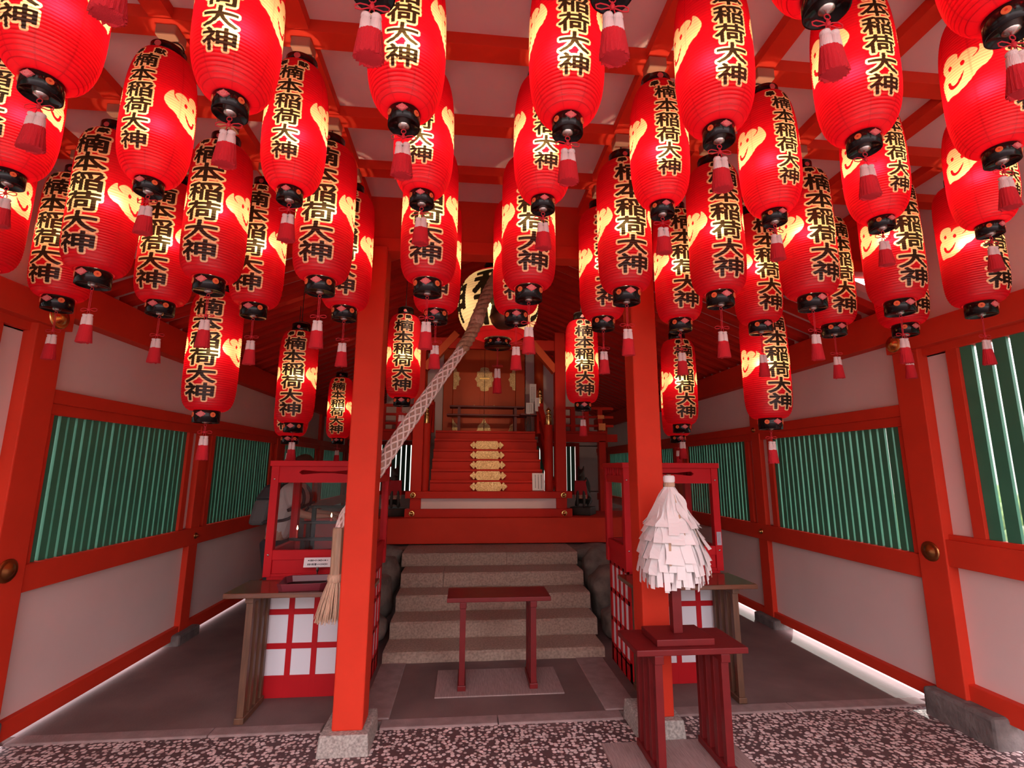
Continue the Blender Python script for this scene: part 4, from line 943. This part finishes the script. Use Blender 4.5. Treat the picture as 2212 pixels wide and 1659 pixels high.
for i in range(nv + 1):
    th = (PI * 0.62) * i / nv
    for j in range(nu):
        a = 2 * PI * j / nu; back = 0.5 - 0.5 * math.cos(a); th2 = th * (0.62 + 0.55 * back)
        vs.append((0.104 * math.sin(th2) * math.cos(a) - 0.004, 0.084 * math.sin(th2) * math.sin(a), 0.122 * math.cos(th2) + 0.004 + 0.002 * math.sin(9 * a)))
for i in range(nv):
    for j in range(nu): fs.append((i * nu + j, (i + 1) * nu + j, (i + 1) * nu + (j + 1) % nu, i * nu + (j + 1) % nu))
hb_.add(vs, fs, True).build('hair', M['hair'], hd_)
tee = [(None, [((0.005, 0, 0.80), (0.175, 0.135), 'a'), ((0.045, 0, 0.98), (0.150, 0.120), None), ((0.105, 0, 1.17), (0.158, 0.120), None), ((0.145, 0, 1.295), (0.115, 0.09), 'u'), ((0.160, 0, 1.345), (0.066, 0.062), None)])]
for s in (-1, 1): tee.append(('u', [((0.155, s * 0.15, 1.280), 0.074, None), ((0.215, s * 0.19, 1.125), 0.064, None)]))
skin_mesh('shirt', tee, M['tee'], pr)
for s in (-1, 1): MB().tube([(0.212, s * 0.19, 1.135), (0.222, s * 0.191, 1.112)], 0.067, 18).build('sleeve_hem', M['band'], pr)
skin_mesh('trousers', [(None, [((0.0, 0, 0.86), (0.12, 0.10), 'p')])] + [('p', [((0.0, s * 0.09, 0.78), 0.105, None), ((0.037, s * 0.095, 0.45), 0.075, None), ((0.0, s * 0.095, 0.11), 0.062, None)]) for s in (-1, 1)], M['pants'], pr)
for s in (-1, 1): MB().box(-0.06, 0.19, s * 0.098 - 0.045, s * 0.098 + 0.045, 0, 0.075, (-0.055, 0.10, s * 0.098 - 0.035, s * 0.098 + 0.035)).build('shoe', M['bagd'], pr, 0.02)
bk = MB().box(-0.215, -0.06, -0.15, 0.15, 0.96, 1.20, (-0.17, -0.02, -0.14, 0.14)).build('backpack', M['bag'], pr, 0.04, 3)
MB().box(-0.175, 0.0, -0.142, 0.142, 1.19, 1.33, (-0.10, 0.02, -0.10, 0.10)).build('backpack_top', M['bagd'], bk, 0.03, 3)
for s in (-1, 1): MB().tube(spline([(-0.03, s * 0.09, 1.30), (0.10, s * 0.095, 1.37), (0.245, s * 0.10, 1.28), (0.26, s * 0.115, 1.14), (0.15, s * 0.15, 1.02), (-0.09, s * 0.13, 0.99)], 5), 0.014, 6).build('backpack_strap', M['bagd'], bk)

# ------------------------------------------------------------------ lanterns
def tassel_meshes(drop, size):
    c = MB()
    c.tube([(0.007 * math.cos(a), 0, -0.008 + 0.007 * math.sin(a)) for a in [2 * PI * k / 14 for k in range(14)]], 0.0014, 6, True)
    for s in (-1, 1): c.tube([(0, 0, -0.013), (s * 0.0035, 0, -0.022), (s * 0.003, 0.001, -drop)], 0.0016, 6)
    b = -drop
    for s in (-1, 1):
        c.tube([(s * x, 0.002, b + z) for x, z in ((0.0, 0.0), (0.012, 0.006), (0.026, 0.008), (0.036, 0.003), (0.035, -0.005), (0.024, -0.007), (0.010, -0.002), (0.0, -0.001))], 0.0016, 6)
        c.tube([(s * 0.002, 0.002, b), (s * 0.006, 0.002, b - 0.012), (s * 0.004, 0.0, b - 0.024)], 0.0014, 6)
    c.lathe([(0.002, -0.006), (0.0055, -0.002), (0.0055, 0.003), (0.002, 0.007)], 10, (0, 0, b))
    h = MB(); z0 = b - 0.020
    for s in (-1, 1):
        h.lathe([(0.004, 0), (0.0105, -0.002), (0.0115, -0.007), (0.0085, -0.011), (0.0115, -0.016), (0.0135, -0.052 * size)], 16, (s * 0.0105, 0, z0))
    f = MB(); zt = z0 - 0.050 * size; n = 40; L_ = 0.080 * size; vs = []; rows = 5
    for i in range(rows + 1):
        t = i / rows
        for k in range(n):
            a = 2 * PI * k / n; fl = 1 + 0.10 * (1 if k % 2 else -1) * (0.4 + 0.6 * t); z = zt - L_ * t + (random.uniform(-0.003, 0.002) if i == rows else 0)
            vs.append(((0.0245 + 0.0055 * t) * fl * math.cos(a), (0.0140 + 0.010 * t) * fl * math.sin(a), z))
    f.add(vs, [(i * n + (k + 1) % n, i * n + k, (i + 1) * n + k, (i + 1) * n + (k + 1) % n) for i in range(rows) for k in range(n)], True)
    f.add(vs[-n:], [tuple(range(n - 1, -1, -1))]); f.add(vs[:n], [tuple(range(n))])
    return c, h, f
def badge_diamond(root, r, z, w_, h_):
    n = 24; poly = []
    for k in range(n):
        a = 2 * PI * k / n; c, s = math.cos(a), math.sin(a); q = 1 / (abs(c) ** 1.15 + abs(s) ** 1.15) ** (1 / 1.15) * (1 + 0.06 * math.cos(8 * a)); poly.append((w_ * q * c, h_ * q * s))
    T = Matrix.Translation((0, -r + 0.002 - 0.001, z)) @ Matrix.Rotation(PI / 2, 4, 'X')
    o = MB().prism(poly, T, 0.006).build('badge', M['pink'], root, 0.001)
    ring = MB()
    ring.tube([(T @ Vector((w_ * 0.42 * math.cos(a), h_ * 0.50 * math.sin(a), 0.006))) for a in [2 * PI * k / 18 for k in range(18)]], w_ * 0.05, 6, True)
    ring.tube([(T @ Vector((w_ * 0.18 * math.cos(a), h_ * 0.20 * math.sin(a), 0.006))) for a in [2 * PI * k / 12 for k in range(12)]], w_ * 0.05, 6, True)
    ring.build('badge_relief', M['pinkl'], o); return o
def badge_disc(root, r, z, q, ang):
    T = Matrix.Rotation(ang, 4, 'Z') @ Matrix.Translation((0, -r + 0.001, z)) @ Matrix.Rotation(PI / 2, 4, 'X')
    o = MB().prism(ell(0, 0, q, q, 20), T, 0.004).build('badge', M['disc'], root, 0.0008)
    MB().prism(ell(0, 0, q * 0.32, q * 0.32, 12), T @ Matrix.Translation((0, 0, 0.004)), 0.0008).build('badge_center', M['discin'], o)
    return o
PITCH = 0.0125
def text_layout(H, top, pitch_, w_, h_, sw, sh, ss, sz):
    L_ = [(c, 0.0, H - top - pitch_ * (i + 0.5), w_, h_) for i, c in enumerate('楠本稲荷大神')]
    L_ += [('奉', -ss, H - sz, sw, sh), ('献', ss, H - sz, sw, sh)]
    return L_
NP = 0.0105; NH = NP * 50
narrow_me = lantern_body('paper_shell_narrow', lantern_mat('narrow lantern paper', 0.0020, 0.0078, NP, seam_d=0.45, rib_d=0.78), 0.117, 0.062, 0.046, NH, 3.1, 2.0, NP, 0.0021,
    [(c, a, b, w_ * 1.0, h_) for c, a, b, w_, h_ in text_layout(NH, 0.064, 0.0655, 0.092, 0.061, 0.040, 0.028, 0.046, 0.044)], (1.37, NH * 0.535, 0.078, 0.074), top_bias=-0.10, nb=5)
WH = PITCH * 54
wide_me = lantern_body('paper_shell_wide', lantern_mat('wide lantern paper', 0.0034, 0.0115, PITCH, seam_d=0.16, rib_d=0.6), 0.1330, 0.072, 0.072, WH, 7.0, 2.0, PITCH, 0.0024,
    text_layout(WH, 0.066, 0.0940, 0.150, 0.088, 0.046, 0.030, 0.038, 0.036), (1.37, WH * 0.50, 0.088, 0.084), nb=5)
def make_lantern(kind):
    nar = kind == 'narrow'
    low = kind == 'low'
    root = empty('paper_lantern')
    rb, hb_, H = (0.047, 0.046, NH) if nar else (0.066, 0.064, WH)
    link('paper_shell', narrow_me if nar else wide_me, root).location = (0, 0, hb_)
    cap = MB().lathe([(0.004, 0.004), (rb * 0.90, 0.004), (rb * 0.92, 0.0), (rb, 0.0), (rb, hb_), (rb * 0.96, hb_ + 0.004), (rb * 0.5, hb_ + 0.004)], 36).build('bottom_cap', M['black'], root)
    MB().lathe([(0.018, 0.005), (0.016, 0.0), (0.008, -0.003), (0.003, -0.006), (0.0005, -0.007)], 18).build('cap_boss', M['steel'], cap)
    w_ = 0.0165 if nar else 0.0245
    badge_diamond(root, rb, hb_ * (0.62 if nar else 0.66), w_, w_ * 0.68)
    for s in (-1, 1): badge_disc(root, rb, hb_ * (0.60 if nar else 0.64), w_ * 0.55, s * (0.95 if nar else 0.86))
    rt, zt = (0.060, hb_ + H) if nar else (0.064, hb_ + H); ht = 0.036 if nar else 0.058
    top = MB().lathe([(rt * 0.9, -0.004), (rt, -0.002), (rt, ht), (rt * 0.93, ht), (rt * 0.93, -0.004)], 36, (0, 0, zt), caps=False).build('top_band', M['black'], root)
    T = Matrix.Translation((0, -rt + 0.001, zt + ht * 0.5)) @ Matrix.Rotation(PI / 2, 4, 'X')
    MB().prism(ell(0, 0, 0.012, 0.012, 16), T, 0.003).build('top_badge', M['pink'], top)
    hk = 0.050 if nar else 0.030
    z1 = zt + ht
    hm_ = MB(); hm_.tube([(rt * 0.96 * math.cos(a), 0, z1 - 0.004 + hk * math.sin(a)) for a in [PI * k / 16 for k in range(17)]], 0.0032, 8)
    hm_.tube([(0, 0, z1 + hk - 0.004), (0, 0, z1 + hk + 0.022)], 0.0036, 8); hm_.tube([(-rt * 0.95, 0, z1 - 0.004), (rt * 0.95, 0, z1 - 0.004)], 0.004, 8)
    hm_.build('handle', M['blackm'], root)
    c, h, f = tassel_meshes(0.026 if nar else 0.045 if low else 0.105, 0.82 if nar else 1.0)
    tc_ = c.build('tassel_cord', M['cord'], root); th_ = h.build('tassel', M['thread'], root); f.build('fringe', M['fringe'], th_)
    for o in (tc_, th_): o.location.z = -0.006
    ld = bpy.data.lights.new('bulb', 'POINT'); ld.energy = BULB_NARROW if nar else BULB_WIDE; ld.color = (1.0, 0.80, 0.52); ld.shadow_soft_size = 0.022
    lo = bpy.data.objects.new('bulb', ld); COL.objects.link(lo); lo.parent = root; lo.location = (0, 0, 0.27 if nar else 0.40)
    return root, z1 + hk + 0.02
NAR, ntop = make_lantern('narrow'); WID, wtop = make_lantern('wide'); LOW, wtop = make_lantern('low')
snapshot()
ORD = ['leftmost', 'second from left', 'third from left', 'fourth from left', 'fifth from left', 'sixth from left', 'seventh from left', 'eighth from left', 'ninth from left', 'tenth from left', 'eleventh from left']
ROWS = [
 ('narrow', 2.500, 'the first, cropped row', [(-0.695, 0.85), (-0.220, 0.90), (0.290, 0.850), (0.774, 0.842), (1.237, 0.849)]),
 ('narrow', 2.500, 'the second row of narrow lanterns', [(-1.185, 1.286), (-0.699, 1.308), (-0.206, 1.311), (0.286, 1.292), (0.762, 1.282), (1.240, 1.272), (1.741, 1.285)]),
 ('narrow', 2.500, 'the third row of narrow lanterns', [(-1.675, 1.760), (-1.198, 1.765), (-0.694, 1.771), (-0.192, 1.746), (0.281, 1.736), (0.763, 1.725), (1.246, 1.735), (1.729, 1.740), (2.232, 1.738)]),
 ('wide', 2.300, 'the front row of wide lanterns', [(-2.165, 2.22), (-1.694, 2.235), (-1.213, 2.266), (-0.697, 2.223), (-0.198, 2.188), (0.286, 2.219), (0.768, 2.201), (1.245, 2.191), (1.732, 2.188), (2.231, 2.208), (2.678, 2.191)]),
 ('wide', 2.300, 'the second row of wide lanterns', [(-2.142, 2.622), (-1.650, 2.646), (-1.165, 2.633), (-0.686, 2.631), (-0.186, 2.628), (0.264, 2.605), (0.781, 2.659), (1.240, 2.638), (1.736, 2.632), (2.205, 2.632), (2.628, 2.585)])]
used = {'narrow': False, 'wide': False, 'low': False}
rnd = random.Random(21)
def place(kind, x, y, z, sc=1.0, rz=None):
    src = {'narrow': NAR, 'wide': WID, 'low': LOW}[kind]
    o = src if not used[kind] else copy_tree(src); used[kind] = True
    o.location = (x, y, z); o.scale = (sc, sc, sc); o.rotation_euler = (0, 0, rnd.uniform(-0.07, 0.07) if rz is None else rz); return o
blk = MB().box(-0.038, 0.038, -0.038, 0.038, 0, 0.05).build('hanging_block', M['block'], None, 0.005)
NB = 0
for kind, z, rn, pts in ROWS:
    for i, (x, y) in enumerate(pts):
        o = place(kind, x, y, z); tag(o, '%s in %s, lit red paper lantern' % (ORD[i], rn), 'lantern', 'red paper lanterns under the flat ceiling')
        if 'cropped' in rn: continue
        b = blk if NB == 0 else blk.copy()
        if NB: COL.objects.link(b)
        NB += 1; b.location = (x, y, 3.150); tag(b, 'ceiling block of the %s lantern in %s' % (ORD[i], rn), 'block', 'wooden blocks the lanterns hang from')
SIDE = [('left', 'nearest', -1.535, 3.00, 1.755), ('left', 'second', -1.335, 3.87, 1.765), ('left', 'third, half hidden', -1.545, 4.42, 1.70), ('left', 'farthest', -1.53, 5.95, 1.775),
        ('right', 'nearest', 1.955, 2.95, 1.755), ('right', 'second', 1.795, 3.90, 1.80), ('right', 'third, half hidden', 2.08, 4.62, 1.755),
        ('mid', 'left of the big lantern', -0.555, 4.14, 2.015), ('mid', 'right of the big lantern', 0.990, 4.05, 1.99)]
for sd_, wh, x, y, z in SIDE:
    o = place('low', x, y, z, 1.075)
    lb = 'low-hanging red paper lantern on the %s side, %s of its line' % (sd_, wh) if sd_ != 'mid' else 'red paper lantern hanging %s' % wh
    tag(o, lb, 'lantern', 'red paper lanterns under the sloping roof')
    zr = RZ + (abs(XL - MIDX) - abs(x - MIDX)) * RK if y > 3.1 else 2.875
    L_ = (zr - z) / 1.075 - wtop
    if L_ > 0.01: MB().tube([(0, 0, wtop - 0.01), (0, 0, wtop + L_)], 0.003, 6).build('hanging_cord', M['blackm'], o)

for y in (0.40, -0.05):        # the rows over the photographer's head, out of the frame
    for x in (-1.685, -1.205, -0.695, -0.195, 0.284, 0.764, 1.243, 1.733, 2.22):
        tag(place('narrow', x, y, 2.5), 'lit narrow red paper lantern near the entrance, above the frame of the photo', 'lantern', 'red paper lanterns above the entrance')
# the big round lantern
big = empty('big_lantern', (0.258, 4.175, 2.555)); tag(big, 'big round cream lantern with bold black writing and red rims, before the shrine', 'lantern')
BH = 0.62; bp_ = BH / 24
bme = lantern_body('paper_shell_big', lantern_mat('big lantern paper', 0.012, 0.0125, bp_, paper=(0.85, 0.70, 0.42), seams=6, seam_d=0.10, rib_d=0.5, redband=(BH / 2, BH * 0.41)), 0.365, 0.12, 0.12, BH, 2.2, 2.0, bp_, 0.0065,
    [('稲', 0.0, BH * 0.66, 0.50, 0.27), ('荷', 0.0, BH * 0.31, 0.50, 0.24), ('神', -0.56, BH * 0.5, 0.40, 0.36), ('大', 0.56, BH * 0.5, 0.40, 0.36)], None, nb=5)
link('paper_shell', bme, big).location = (0, 0, 0.078)
MB().lathe([(0.004, 0.004), (0.108, 0.004), (0.112, 0.0), (0.118, 0.0), (0.118, 0.078), (0.06, 0.082)], 40).build('bottom_cap', M['black'], big)
badge_diamond(big, 0.118, 0.045, 0.018, 0.018)
for s in (-1, 1): badge_disc(big, 0.118, 0.042, 0.013, s * 0.62)
MB().lathe([(0.10, 0), (0.13, 0.0), (0.13, 0.07), (0.11, 0.11), (0.05, 0.13), (0.04, 0.16)], 36, (0, 0, 0.078 + BH)).build('top_cap', M['black'], big)
MB().tube([(0, 0, 0.85), (0, 0, 1.10)], 0.010, 8).build('hanging_cord', M['blackm'], big)
c, h, f = tassel_meshes(0.13, 1.35)
for mb_ in (c, h, f): pass
tc_ = c.build('tassel_cord', M['cord'], big); th_ = h.build('tassel', M['thread'], big); f.build('fringe', M['fringe'], th_)
tc_.scale = th_.scale = (1.25, 1.25, 1.25)
ld = bpy.data.lights.new('bulb', 'POINT'); ld.energy = BULB_BIG; ld.color = (1.0, 0.80, 0.52); ld.shadow_soft_size = 0.05
lo = bpy.data.objects.new('bulb', ld); COL.objects.link(lo); lo.parent = big; lo.location = (0, 0, 0.40)
